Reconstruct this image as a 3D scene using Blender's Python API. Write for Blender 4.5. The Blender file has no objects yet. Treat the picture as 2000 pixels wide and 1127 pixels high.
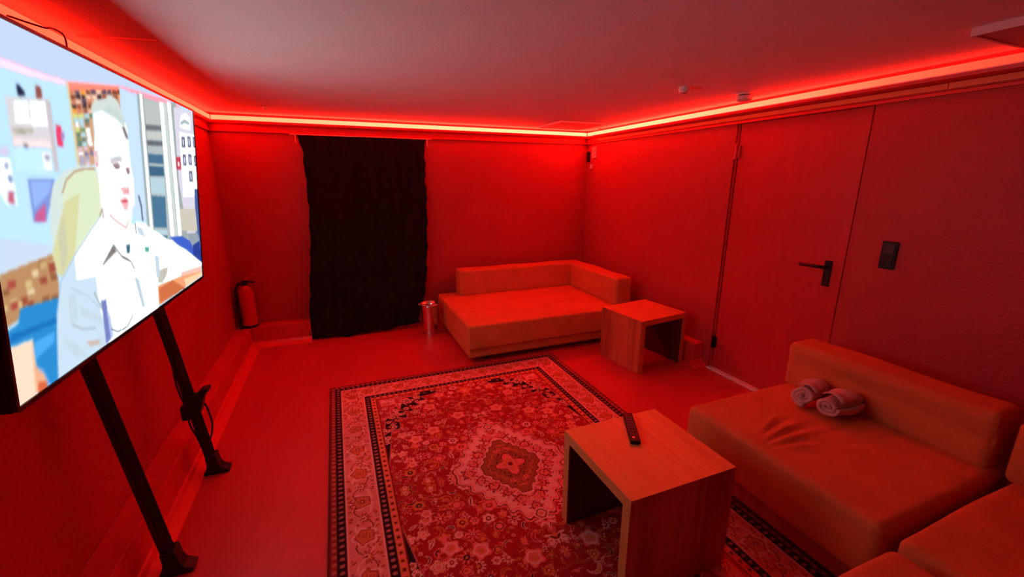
import bpy, bmesh, math, random
import numpy as np
from mathutils import Matrix, Vector

random.seed(7)
rng = np.random.default_rng(7)
COL = bpy.context.scene.collection
SC = bpy.context.scene

# ------------------------------------------------------------------ camera
cam_data = bpy.data.cameras.new('camera')
cam_data.sensor_width = 36.0
cam_data.lens = 36.0 * 835.03 / 2000.0
cam_data.clip_start = 0.02
cam = bpy.data.objects.new('camera', cam_data)
COL.objects.link(cam)
cam.matrix_world = Matrix(((0.92644318, 0.09036869, -0.36542651, 0.0),
                           (-0.37642951, 0.22747097, -0.89808562, 0.0),
                           (0.0019651, 0.96958262, 0.24475637, 1.58),
                           (0, 0, 0, 1)))
SC.camera = cam

# ------------------------------------------------------------------ world, exposure
world = bpy.data.worlds.new('world')
SC.world = world
world.use_nodes = True
world.node_tree.nodes['Background'].inputs[0].default_value = (0, 0, 0, 1)
world.node_tree.nodes['Background'].inputs[1].default_value = 0.0
SC.view_settings.view_transform = 'Standard'
SC.view_settings.look = 'None'
SC.view_settings.gamma = 1.0
SC.view_settings.use_curve_mapping = False
SC.view_settings.exposure = 0.0
LED_COLOR = (78.0, 0.84, 0.36)      # radiance of the red strip: its core clips towards yellow
SCREEN_BOOST = 3.0                  # how far the bright parts of the screen exceed white


# ------------------------------------------------------------------ helpers
def lin(c):
    c = np.asarray(c, float) / 255.0
    return np.where(c <= 0.04045, c / 12.92, ((c + 0.055) / 1.055) ** 2.4)


def mat(name, col, rough=0.6, metal=0.0, spec=0.5, var=0.0, vscale=6.0, bump=0.0, bscale=80.0,
        sheen=0.0, stretch=(1, 1, 1), col2=None, coat=0.0):
    m = bpy.data.materials.new(name)
    m.use_nodes = True
    nt = m.node_tree
    b = nt.nodes['Principled BSDF']
    b.inputs['Roughness'].default_value = rough
    b.inputs['Metallic'].default_value = metal
    b.inputs['Specular IOR Level'].default_value = spec
    if sheen:
        b.inputs['Sheen Weight'].default_value = sheen
        b.inputs['Sheen Roughness'].default_value = 0.5
        b.inputs['Sheen Tint'].default_value = (*col, 1)
    if coat:
        b.inputs['Coat Weight'].default_value = coat
        b.inputs['Coat Roughness'].default_value = 0.25
    tc = nt.nodes.new('ShaderNodeTexCoord')
    mp = nt.nodes.new('ShaderNodeMapping')
    mp.inputs['Scale'].default_value = stretch
    nt.links.new(tc.outputs['Object'], mp.inputs[0])
    if var or col2:
        n = nt.nodes.new('ShaderNodeTexNoise')
        n.inputs['Scale'].default_value = vscale
        n.inputs['Detail'].default_value = 5
        nt.links.new(mp.outputs[0], n.inputs['Vector'])
        r = nt.nodes.new('ShaderNodeValToRGB')
        r.color_ramp.elements[0].position = 0.3
        r.color_ramp.elements[1].position = 0.7
        c2 = col2 if col2 else tuple(min(1, c * (1 + var)) for c in col)
        c1 = col if col2 else tuple(c * (1 - var) for c in col)
        r.color_ramp.elements[0].color = (*c1, 1)
        r.color_ramp.elements[1].color = (*c2, 1)
        nt.links.new(n.outputs['Fac'], r.inputs['Fac'])
        nt.links.new(r.outputs['Color'], b.inputs['Base Color'])
    else:
        b.inputs['Base Color'].default_value = (*col, 1)
    if bump:
        n2 = nt.nodes.new('ShaderNodeTexNoise')
        n2.inputs['Scale'].default_value = bscale
        n2.inputs['Detail'].default_value = 3
        nt.links.new(mp.outputs[0], n2.inputs['Vector'])
        bp = nt.nodes.new('ShaderNodeBump')
        bp.inputs['Strength'].default_value = bump
        bp.inputs['Distance'].default_value = 0.01
        nt.links.new(n2.outputs['Fac'], bp.inputs['Height'])
        nt.links.new(bp.outputs['Normal'], b.inputs['Normal'])
    return m


def emit_mat(name, rgb, strength=1.0):
    m = bpy.data.materials.new(name)
    m.use_nodes = True
    nt = m.node_tree
    nt.nodes.remove(nt.nodes['Principled BSDF'])
    e = nt.nodes.new('ShaderNodeEmission')
    e.inputs[0].default_value = (*rgb, 1)
    e.inputs[1].default_value = strength
    nt.links.new(e.outputs[0], nt.nodes['Material Output'].inputs[0])
    return m


class MB:
    """collects boxes, tubes and lathes; build() links them as one mesh object"""
    def __init__(self):
        self.v = []
        self.f = []
        self.smooth = False

    def add(self, vs, fs):
        k = len(self.v)
        self.v += [tuple(map(float, p)) for p in vs]
        self.f += [tuple(i + k for i in f) for f in fs]
        return self

    def box(self, x0, x1, y0, y1, z0, z1):
        vs = [(x, y, z) for z in (z0, z1) for y in (y0, y1) for x in (x0, x1)]
        fs = [(0, 2, 3, 1), (4, 5, 7, 6), (0, 1, 5, 4), (2, 6, 7, 3), (0, 4, 6, 2), (1, 3, 7, 5)]
        return self.add(vs, fs)

    def prism(self, prof, axis, a0, a1):
        """profile in the two other axes, extruded along axis ('x','y','z')"""
        n = len(prof)
        vs = []
        for a in (a0, a1):
            for p, q in prof:
                vs.append((a, p, q) if axis == 'x' else (p, a, q) if axis == 'y' else (p, q, a))
        fs = [tuple(range(n))[::-1], tuple(range(n, 2 * n))]
        fs += [(i, (i + 1) % n, n + (i + 1) % n, n + i) for i in range(n)]
        return self.add(vs, fs)

    def lathe(self, prof, c, n=28, axis='z', cap=True):
        vs = []
        for r, h in prof:
            for i in range(n):
                t = 2 * math.pi * i / n
                a, b = r * math.cos(t), r * math.sin(t)
                vs.append((c[0] + a, c[1] + b, c[2] + h) if axis == 'z' else
                          (c[0] + h, c[1] + a, c[2] + b) if axis == 'x' else (c[0] + b, c[1] + h, c[2] + a))
        fs = []
        for j in range(len(prof) - 1):
            for i in range(n):
                fs.append((j * n + i, j * n + (i + 1) % n, (j + 1) * n + (i + 1) % n, (j + 1) * n + i))
        if cap:
            fs.append(tuple(range(n))[::-1])
            k = (len(prof) - 1) * n
            fs.append(tuple(range(k, k + n)))
        return self.add(vs, fs)

    def tube(self, pts, r, n=8, r1=None):
        pts = [Vector(p) for p in pts]
        vs = []
        up = Vector((0.13, 0.31, 0.94)).normalized()
        m = len(pts)
        for k, p in enumerate(pts):
            d = (pts[min(k + 1, m - 1)] - pts[max(k - 1, 0)]).normalized()
            a = d.cross(up)
            if a.length < 1e-3:
                a = d.cross(Vector((1, 0, 0)))
            a.normalize()
            b = d.cross(a)
            rr = r if r1 is None else r + (r1 - r) * k / (m - 1)
            for i in range(n):
                t = 2 * math.pi * i / n + (math.pi / 4 if n == 4 else 0)
                vs.append(p + a * (rr * math.cos(t)) + b * (rr * math.sin(t)))
        fs = [tuple(range(n)), tuple(range((m - 1) * n, m * n))[::-1]]
        for k in range(m - 1):
            for i in range(n):
                fs.append((k * n + i, (k + 1) * n + i, (k + 1) * n + (i + 1) % n, k * n + (i + 1) % n))
        return self.add(vs, fs)

    def build(self, name, m, parent=None, bevel=0.0, smooth=False, seg=2):
        off = Vector((0, 0, 0)) if parent is None else parent['_org']
        me = bpy.data.meshes.new(name)
        bm = bmesh.new()
        vv = [bm.verts.new(Vector(p) - Vector(off)) for p in self.v]
        for f in self.f:
            try:
                bm.faces.new([vv[i] for i in f])
            except ValueError:
                pass
        bmesh.ops.recalc_face_normals(bm, faces=bm.faces)
        if bevel:
            bmesh.ops.bevel(bm, geom=[e for e in bm.edges if len(e.link_faces) == 2 and e.calc_face_angle(0) > 0.5],
                            offset=bevel, segments=seg, affect='EDGES', profile=0.5, clamp_overlap=True)
        for f in bm.faces:
            f.smooth = smooth
        bm.to_mesh(me)
        bm.free()
        me.materials.append(m)
        return link(name, me, parent)


def link(name, me, parent=None):
    o = bpy.data.objects.new(name, me)
    COL.objects.link(o)
    if parent is not None:
        o.parent = parent
        o['_org'] = parent['_org']
    else:
        o['_org'] = (0.0, 0.0, 0.0)
    return o


def thing(name, label, cat, loc=(0, 0, 0), group=None):
    """an Empty at the thing's base; parts are authored in room coordinates around it"""
    o = bpy.data.objects.new(name, None)
    COL.objects.link(o)
    o.location = loc
    o.empty_display_size = 0.05
    o['_org'] = tuple(float(c) for c in loc)
    return tag(o, label, cat, group)


def tag(o, label, cat, group=None):
    o['label'] = label
    o['category'] = cat
    if group:
        o['group'] = group
    return o


def struct(o):
    o['kind'] = 'structure'
    return o


def copy_tree(o, parent=None):
    c = o.copy()
    COL.objects.link(c)
    if parent is not None:
        c.parent = parent
    for ch in [x for x in bpy.data.objects if x.parent == o]:
        copy_tree(ch, c)
    return c


def axis_samples(h, r, n):
    """coordinates from -h to h with rows packed into the rounded edges"""
    e = [-h + r * (1 - math.cos(t * math.pi / 2 / 5)) * 1.0 for t in range(0, 6)]
    mid = list(np.linspace(-h + r, h - r, n))[1:-1]
    return np.array(e + mid + [-q for q in e[::-1]])


def soft_block(name, x0, x1, y0, y1, z0, z1, r, m, parent, n=24, disp=None):
    """cushion-like block with rounded edges; disp(p, normal) -> offset along the normal"""
    hx, hy, hz = (x1 - x0) / 2, (y1 - y0) / 2, (z1 - z0) / 2
    r = min(r, hx * .98, hy * .98, hz * .98)
    cx, cy, cz = (x0 + x1) / 2, (y0 + y1) / 2, (z0 + z1) / 2
    X, Y, Z = axis_samples(hx, r, n), axis_samples(hy, r, n), axis_samples(hz, r, max(6, n // 3))
    off = parent['_org']
    vid = {}
    vs = []
    fs = []

    def vert(p):
        key = (round(p[0], 5), round(p[1], 5), round(p[2], 5))
        if key not in vid:
            inner = np.array([max(-(hx - r), min(hx - r, p[0])), max(-(hy - r), min(hy - r, p[1])),
                              max(-(hz - r), min(hz - r, p[2]))])
            d = np.array(p) - inner
            L = np.linalg.norm(d)
            nn = d / L if L > 1e-9 else np.array([0, 0, 1.0])
            q = inner + nn * r + np.array([cx, cy, cz])
            if disp is not None:
                q = q + nn * disp(q, nn)
            vid[key] = len(vs)
            vs.append(tuple(q - np.array(off)))
        return vid[key]

    def face_grid(A, B, fn):
        for i in range(len(A) - 1):
            for j in range(len(B) - 1):
                fs.append((vert(fn(A[i], B[j])), vert(fn(A[i + 1], B[j])), vert(fn(A[i + 1], B[j + 1])), vert(fn(A[i], B[j + 1]))))
    face_grid(X, Y, lambda a, b: (a, b, hz))
    face_grid(X, Y[::-1], lambda a, b: (a, b, -hz))
    face_grid(Y, Z, lambda a, b: (hx, a, b))
    face_grid(Y[::-1], Z, lambda a, b: (-hx, a, b))
    face_grid(X[::-1], Z, lambda a, b: (a, hy, b))
    face_grid(X, Z, lambda a, b: (a, -hy, b))
    me = bpy.data.meshes.new(name)
    me.from_pydata(vs, [], fs)
    me.update()
    me.polygons.foreach_set('use_smooth', [True] * len(me.polygons))
    me.materials.append(m)
    return link(name, me, parent)


def color_grid(name, P00, U, V, nu, nv, rgb, m, parent, height=None):
    """flat grid P00 + u*U + v*V, u,v in 0..1, coloured point by point"""
    off = np.array(parent['_org'])
    u = np.linspace(0, 1, nu)
    v = np.linspace(0, 1, nv)
    uu, vv = np.meshgrid(u, v)
    P = np.array(P00) - off + uu[..., None] * np.array(U) + vv[..., None] * np.array(V)
    if height is not None:
        P[..., 2] += height
    me = bpy.data.meshes.new(name)
    N = nu * nv
    me.vertices.add(N)
    me.vertices.foreach_set('co', P.reshape(-1).astype(np.float32))
    i = np.arange(nu - 1)
    j = np.arange(nv - 1)
    ii, jj = np.meshgrid(i, j)
    a = (jj * nu + ii).reshape(-1)
    q = np.stack([a, a + 1, a + nu + 1, a + nu], 1).astype(np.int32)
    F = len(a)
    me.loops.add(F * 4)
    me.loops.foreach_set('vertex_index', q.reshape(-1))
    me.polygons.add(F)
    me.polygons.foreach_set('loop_start', (np.arange(F) * 4).astype(np.int32))
    me.update(calc_edges=True)
    ca = me.color_attributes.new('Col', 'FLOAT_COLOR', 'POINT')
    c4 = np.ones((N, 4), np.float32)
    c4[:, :3] = rgb.reshape(-1, 3)
    ca.data.foreach_set('color', c4.reshape(-1))
    me.materials.append(m)
    return link(name, me, parent)


def poly_mask(X, Y, pts):
    ins = np.zeros(X.shape, bool)
    n = len(pts)
    for i in range(n):
        x1, y1 = pts[i]
        x2, y2 = pts[(i + 1) % n]
        if y1 == y2:
            continue
        c = ((y1 > Y) != (y2 > Y)) & (X < (x2 - x1) * (Y - y1) / (y2 - y1) + x1)
        ins ^= c
    return ins


def seg_dist(X, Y, pts):
    best = np.full(X.shape, 9.0)
    for (x1, y1), (x2, y2) in zip(pts[:-1], pts[1:]):
        dx, dy = x2 - x1, y2 - y1
        t = np.clip(((X - x1) * dx + (Y - y1) * dy) / (dx * dx + dy * dy + 1e-12), 0, 1)
        best = np.minimum(best, np.hypot(X - x1 - t * dx, Y - y1 - t * dy))
    return best


# ------------------------------------------------------------------ materials
M = {}
M['wall'] = mat('red_wall_paint', (0.47, 0.045, 0.047), 0.5, var=0.05, vscale=3, bump=0.25, bscale=60, spec=0.35)
M['wall_low_bounce'] = mat('low_bounce_dark', (0.10, 0.02, 0.02), 0.7)  # dark tone chosen so the unseen wall bounces less light
M['floor'] = mat('red_floor_lino', (0.56, 0.036, 0.036), 0.40, var=0.06, vscale=2.2, bump=0.08, bscale=160, spec=0.5)
M['ceiling'] = mat('white_ceiling_paint', (0.88, 0.87, 0.86), 0.8, var=0.02, vscale=5, bump=0.12, bscale=90, spec=0.2)
M['cornice'] = mat('cornice_paint', (0.60, 0.04, 0.04), 0.4, spec=0.5)
M['rail'] = mat('cornice_tan_band', (0.58, 0.26, 0.08), 0.45, var=0.1, vscale=3, stretch=(1, .2, 4))
M['ledge'] = mat('ledge_paint', (0.62, 0.036, 0.036), 0.5, var=0.06, vscale=4, bump=0.1, bscale=50)
M['lip'] = mat('baseboard_vinyl', (0.80, 0.06, 0.05), 0.35, spec=0.5)
M['door'] = mat('red_door_lacquer', (0.52, 0.030, 0.036), 0.4, var=0.04, vscale=2, bump=0.06, bscale=30, stretch=(6, 6, .5))
M['gap'] = mat('dark_gap', (0.16, 0.012, 0.012), 0.9)
M['hinge'] = mat('painted_hinge', (0.62, 0.09, 0.09), 0.35)
M['metal'] = mat('brushed_steel', (0.75, 0.72, 0.70), 0.28, metal=1.0)
M['chrome'] = mat('chrome_bin', (0.80, 0.76, 0.74), 0.22, metal=1.0, bump=0.03, bscale=12, stretch=(1, 1, .3))
M['black'] = mat('black_plastic', (0.012, 0.011, 0.013), 0.45, spec=0.35)
M['black_metal'] = mat('black_powder_coat', (0.010, 0.009, 0.011), 0.55, spec=0.3)
M['rocker'] = mat('switch_rocker', (0.045, 0.022, 0.022), 0.3)
M['bezel'] = mat('screen_bezel', (0.010, 0.010, 0.012), 0.35)
M['white'] = mat('white_plastic', (0.82, 0.80, 0.78), 0.45)
M['panel_grey'] = mat('ceiling_panel_white', (0.78, 0.70, 0.70), 0.5)
M['panel_face'] = mat('ceiling_panel_face', (0.62, 0.36, 0.36), 0.6)
M['curtain'] = mat('black_curtain_cloth', (0.010, 0.011, 0.014), 0.9, spec=0.15, var=0.3, vscale=12, bump=0.3, bscale=200)
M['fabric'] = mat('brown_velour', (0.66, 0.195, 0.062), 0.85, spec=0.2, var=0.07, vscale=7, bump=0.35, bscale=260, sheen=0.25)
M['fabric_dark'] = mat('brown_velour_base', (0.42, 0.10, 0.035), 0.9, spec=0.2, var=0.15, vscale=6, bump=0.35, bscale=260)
M['foot'] = mat('dark_wood_foot', (0.05, 0.02, 0.012), 0.6)
M['towel'] = mat('pink_terry_cloth', (0.90, 0.60, 0.55), 0.95, spec=0.1, var=0.12, vscale=40, bump=0.9, bscale=300)
M['ext'] = mat('extinguisher_red', (0.62, 0.02, 0.02), 0.3, spec=0.5)
M['wirepink'] = mat('white_cable_sleeve', (0.8, 0.6, 0.58), 0.5)
M['button'] = mat('grey_rubber_button', (0.16, 0.10, 0.10), 0.6)


def led_mat(name, axis, table):
    """the tape is fed in the far right corner and loses voltage along its run"""
    m = emit_mat(name, LED_COLOR)
    nt = m.node_tree
    e = next(n for n in nt.nodes if n.type == 'EMISSION')
    geo = nt.nodes.new('ShaderNodeNewGeometry')
    sx = nt.nodes.new('ShaderNodeSeparateXYZ')
    mr = nt.nodes.new('ShaderNodeMapRange')
    fc = nt.nodes.new('ShaderNodeFloatCurve')
    a0, a1 = table[0][0], table[-1][0]
    mr.inputs['From Min'].default_value = a0
    mr.inputs['From Max'].default_value = a1
    c = fc.mapping.curves[0]
    c.points[0].location = (0, table[0][1])
    c.points[1].location = (1, table[-1][1])
    for a, v in table[1:-1]:
        c.points.new((a - a0) / (a1 - a0), v)
    for p in c.points:
        p.handle_type = 'VECTOR'
    fc.mapping.update()
    nt.links.new(geo.outputs['Position'], sx.inputs[0])
    nt.links.new(sx.outputs[axis], mr.inputs['Value'])
    nt.links.new(mr.outputs[0], fc.inputs['Value'])
    nt.links.new(fc.outputs[0], e.inputs[1])
    return m


M['led_left'] = led_mat('led_light_left', 'Y', [(1.2, .13), (2.4, .26), (4.7, .50)])
M['led_back'] = led_mat('led_light_back', 'X', [(-1.0, .55), (1.2, 1.0), (2.9, 1.1)])
M['led_right'] = led_mat('led_light_right', 'Y', [(0.8, .07), (1.1, .10), (1.6, .22), (2.4, .58), (3.4, 1.0), (4.7, 1.0)])
M['inner_dark'] = mat('dark_inner_tone', (0.09, 0.022, 0.012), 0.6)


def wood(name, vertical):
    m = bpy.data.materials.new(name)
    m.use_nodes = True
    nt = m.node_tree
    b = nt.nodes['Principled BSDF']
    b.inputs['Roughness'].default_value = 0.36
    b.inputs['Specular IOR Level'].default_value = 0.6
    tc = nt.nodes.new('ShaderNodeTexCoord')
    mp = nt.nodes.new('ShaderNodeMapping')
    mp.inputs['Scale'].default_value = (1, 1, 0.06) if vertical else (1, 0.06, 1)
    nt.links.new(tc.outputs['Object'], mp.inputs[0])
    # glued staves: stepped bands, each with its own tone
    sep = nt.nodes.new('ShaderNodeSeparateXYZ')
    nt.links.new(tc.outputs['Object'], sep.inputs[0])
    add = nt.nodes.new('ShaderNodeMath'); add.operation = 'ADD'
    nt.links.new(sep.outputs['X'], add.inputs[0])
    if vertical:
        nt.links.new(sep.outputs['Y'], add.inputs[1])
    else:
        add.inputs[1].default_value = 0.0
    mul = nt.nodes.new('ShaderNodeMath'); mul.operation = 'MULTIPLY'; mul.inputs[1].default_value = 22.0
    fl = nt.nodes.new('ShaderNodeMath'); fl.operation = 'FLOOR'
    nt.links.new(add.outputs[0], mul.inputs[0])
    nt.links.new(mul.outputs[0], fl.inputs[0])
    wn = nt.nodes.new('ShaderNodeTexWhiteNoise'); wn.noise_dimensions = '1D'
    nt.links.new(fl.outputs[0], wn.inputs['W'])
    n = nt.nodes.new('ShaderNodeTexNoise')
    n.inputs['Scale'].default_value = 45
    n.inputs['Detail'].default_value = 6
    nt.links.new(mp.outputs[0], n.inputs['Vector'])
    mix = nt.nodes.new('ShaderNodeMath'); mix.operation = 'MULTIPLY_ADD'
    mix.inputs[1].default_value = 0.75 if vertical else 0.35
    nt.links.new(wn.outputs['Value'], mix.inputs[0])
    nt.links.new(n.outputs['Fac'], mix.inputs[2])
    r = nt.nodes.new('ShaderNodeValToRGB')
    r.color_ramp.elements[0].position = 0.3
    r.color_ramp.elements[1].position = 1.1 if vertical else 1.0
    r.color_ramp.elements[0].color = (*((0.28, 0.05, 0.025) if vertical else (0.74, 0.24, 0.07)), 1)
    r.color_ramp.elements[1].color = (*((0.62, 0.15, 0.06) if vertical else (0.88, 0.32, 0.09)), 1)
    nt.links.new(mix.outputs[0], r.inputs['Fac'])
    nt.links.new(r.outputs['Color'], b.inputs['Base Color'])
    bp = nt.nodes.new('ShaderNodeBump'); bp.inputs['Strength'].default_value = 0.12
    bp.inputs['Distance'].default_value = 0.004
    nt.links.new(n.outputs['Fac'], bp.inputs['Height'])
    nt.links.new(bp.outputs['Normal'], b.inputs['Normal'])
    return m


M['wood'] = wood('beech_block_top', False)
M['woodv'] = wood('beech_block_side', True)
M['edge'] = mat('beech_edge_band', (0.60, 0.27, 0.085), 0.45, var=0.1, vscale=10)


def attr_mat(name, emission):
    m = bpy.data.materials.new(name)
    m.use_nodes = True
    nt = m.node_tree
    at = nt.nodes.new('ShaderNodeAttribute')
    at.attribute_name = 'Col'
    if emission:
        nt.nodes.remove(nt.nodes['Principled BSDF'])
        e = nt.nodes.new('ShaderNodeEmission')
        nt.links.new(at.outputs['Color'], e.inputs[0])
        nt.links.new(e.outputs[0], nt.nodes['Material Output'].inputs[0])
    else:
        b = nt.nodes['Principled BSDF']
        b.inputs['Roughness'].default_value = 0.95
        b.inputs['Specular IOR Level'].default_value = 0.1
        nt.links.new(at.outputs['Color'], b.inputs['Base Color'])
        n = nt.nodes.new('ShaderNodeTexNoise')
        n.inputs['Scale'].default_value = 350
        bp = nt.nodes.new('ShaderNodeBump'); bp.inputs['Strength'].default_value = 0.5
        bp.inputs['Distance'].default_value = 0.004
        nt.links.new(n.outputs['Fac'], bp.inputs['Height'])
        nt.links.new(bp.outputs['Normal'], b.inputs['Normal'])
    return m


M['screen'] = attr_mat('screen_picture', True)
M['rug'] = attr_mat('woven_rug_wool', False)

# ------------------------------------------------------------------ room shell
XL, XR, YB, YF, ZC = -0.98, 2.90, 4.70, -2.80, 2.155
T = 0.12
struct(MB().box(XL - T, XR + T, YF - T, YB + T, -0.1, 0).build('floor', M['floor']))
struct(MB().box(XL - T, XR + T, YF - T, YB + T, ZC, ZC + 0.1).build('ceiling', M['ceiling']))
struct(MB().box(XL - T, XL, YF - T, YB + T, 0, ZC).build('wall_left', M['wall']))
struct(MB().box(XL, XR, YB, YB + T, 0, ZC).build('wall_back', M['wall']))
struct(MB().box(XL, XR, YF - T, YF, 0, ZC).build('wall_front', M['wall_low_bounce']))  # unseen behind the camera; set back and darkened to cut bounced light
DY0, DY1, DZ = 1.640, 2.565, 2.0
w = MB()
w.box(XR, XR + T, YF - T, DY0, 0, ZC)
w.box(XR, XR + T, DY1, YB + T, 0, ZC)
w.box(XR, XR + T, DY0, DY1, DZ, ZC)
struct(w.build('wall_right', M['wall']))

# the flush door in the right wall
d = struct(MB().box(XR + 0.018, XR + 0.065, DY0 + 0.017, DY1 - 0.024, 0.014, DZ - 0.001).build('door_1', M['door'], bevel=0.002))
MB().box(XR + 0.014, XR + 0.07, DY1 - 0.018, DY1 - 0.001, 0, DZ).build('door_frame', M['door'], d)
MB().box(XR + 0.068, XR + 0.09, DY0 + 0.001, DY1 - 0.001, 0, DZ).build('door_rebate', M['gap'], d)
th = MB().box(XR - 0.03, XR + 0.055, DY0 + 0.004, DY1 - 0.004, 0.0, 0.014).build('threshold', M['white'], d, bevel=0.003)
th['label'] = 'bright metal threshold strip'
hp = MB().box(XR + 0.010, XR + 0.019, 1.722, 1.768, 0.915, 1.083).build('handle_plate', M['black'], d, bevel=0.004)
hl = MB()
hl.tube([(XR + 0.008, 1.745, 1.045), (XR - 0.045, 1.745, 1.045)], 0.010, 12)
hl.tube([(XR - 0.045, 1.735, 1.045), (XR - 0.050, 1.78, 1.046), (XR - 0.050, 1.885, 1.042)], 0.0105, 12)
hl.build('door_handle', M['black'], d, smooth=True)
for zz in (1.80, 0.24):
    h = MB()
    h.tube([(XR - 0.008, 2.545, zz - 0.055), (XR - 0.008, 2.545, zz + 0.055)], 0.009, 10)
    h.box(XR + 0.004, XR + 0.011, 2.520, 2.548, zz - 0.045, zz + 0.045)
    h.build('hinge', M['hinge'] if zz > 1 else M['black'], d)

# ledges of boxed-in pipes along the foot of the left and back walls
struct(MB().box(XL, -0.862, YF, YB, 0, 0.20).build('trim_1', M['ledge'], bevel=0.006))
struct(MB().box(-0.862, -0.34, 4.560, YB, 0, 0.20).build('trim_2', M['ledge'], bevel=0.006))
lp = [(0, 0), (0.062, 0), (0.060, 0.008), (0.020, 0.026), (0.010, 0.048), (0, 0.052)]
struct(MB().prism([(-0.862 + a, b) for a, b in lp], 'y', YF, 4.56).build('baseboard_left', M['lip']))
struct(MB().prism([(4.560 - a, b) for a, b in lp], 'x', -0.862, -0.34).build('baseboard_back', M['lip']))
# short boxed stub between the door and the far side table
struct(MB().box(2.80, XR, 2.640, 2.86, 0, 0.20).build('trim_3', M['ledge'], bevel=0.005))
struct(MB().prism([(2.640 - a, b) for a, b in lp], 'x', 2.76, XR).build('baseboard_right', M['lip']))

# cornice: fascia with a bead at its foot, all round the room
def cornice(name, wall, a0, a1):
    prof = [(0, 2.001), (0.018, 2.001), (0.018, 2.016), (0.007, 2.022), (0.007, 2.056), (0.040, 2.072), (0.044, 2.088), (0, 2.088)]
    b = MB()
    if wall == 'left':
        b.prism([(XL + p, q) for p, q in prof], 'y', a0, a1)
    elif wall == 'right':
        b.prism([(XR - p, q) for p, q in prof], 'y', a0, a1)
    elif wall == 'back':
        b.prism([(YB - p, q) for p, q in prof], 'x', a0, a1)
    else:
        b.prism([(YF + p, q) for p, q in prof], 'x', a0, a1)
    return struct(b.build(name, M['cornice']))


cornice('trim_4', 'left', YF, YB)
cornice('trim_5', 'back', XL, XR)
cornice('trim_6', 'right', YF, YB)
cornice('trim_7', 'front', XL, XR)
# tan cover strips on the right-hand cornice, butted above the light switch
struct(MB().box(XR - 0.019, XR - 0.0065, 1.325, 4.45, 2.027, 2.054).build('trim_8', M['rail'], bevel=0.001))
struct(MB().box(XR - 0.021, XR - 0.0065, YF + .05, 1.321, 2.026, 2.055).build('trim_9', M['rail'], bevel=0.001))


# ------------------------------------------------------------------ LED strips lying on the cornice
def led(label, boxes, base, lm):
    t = thing('led_strip', label, 'light strip', base, 'red light strips around the ceiling')
    x0, x1, y0, y1 = boxes
    MB().box(x0, x1, y0, y1, 2.0885, 2.094).build('backing_strip', M['white'], t)
    MB().box(x0, x1, y0, y1, 2.0942, 2.130).build('light_tube', M[lm], t, bevel=0.003)
    return t


e = 0.0425
g = 0.026
# the strips run only round the far part of the room
led('glowing red light strip on the cornice above the wall behind the television', (XL + g, XL + e, 1.45, YB - 0.05), (XL + e, 2.9, 2.0885), 'led_left')
led('glowing red light strip on the cornice above the black curtain', (XL + 0.045, XR - 0.045, YB - e, YB - g), (1, YB - e, 2.0885), 'led_back')
led('glowing red light strip on the cornice above the door', (XR - e, XR - g, 0.80, YB - 0.05), (XR - e, 2.6, 2.0885), 'led_right')

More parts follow.
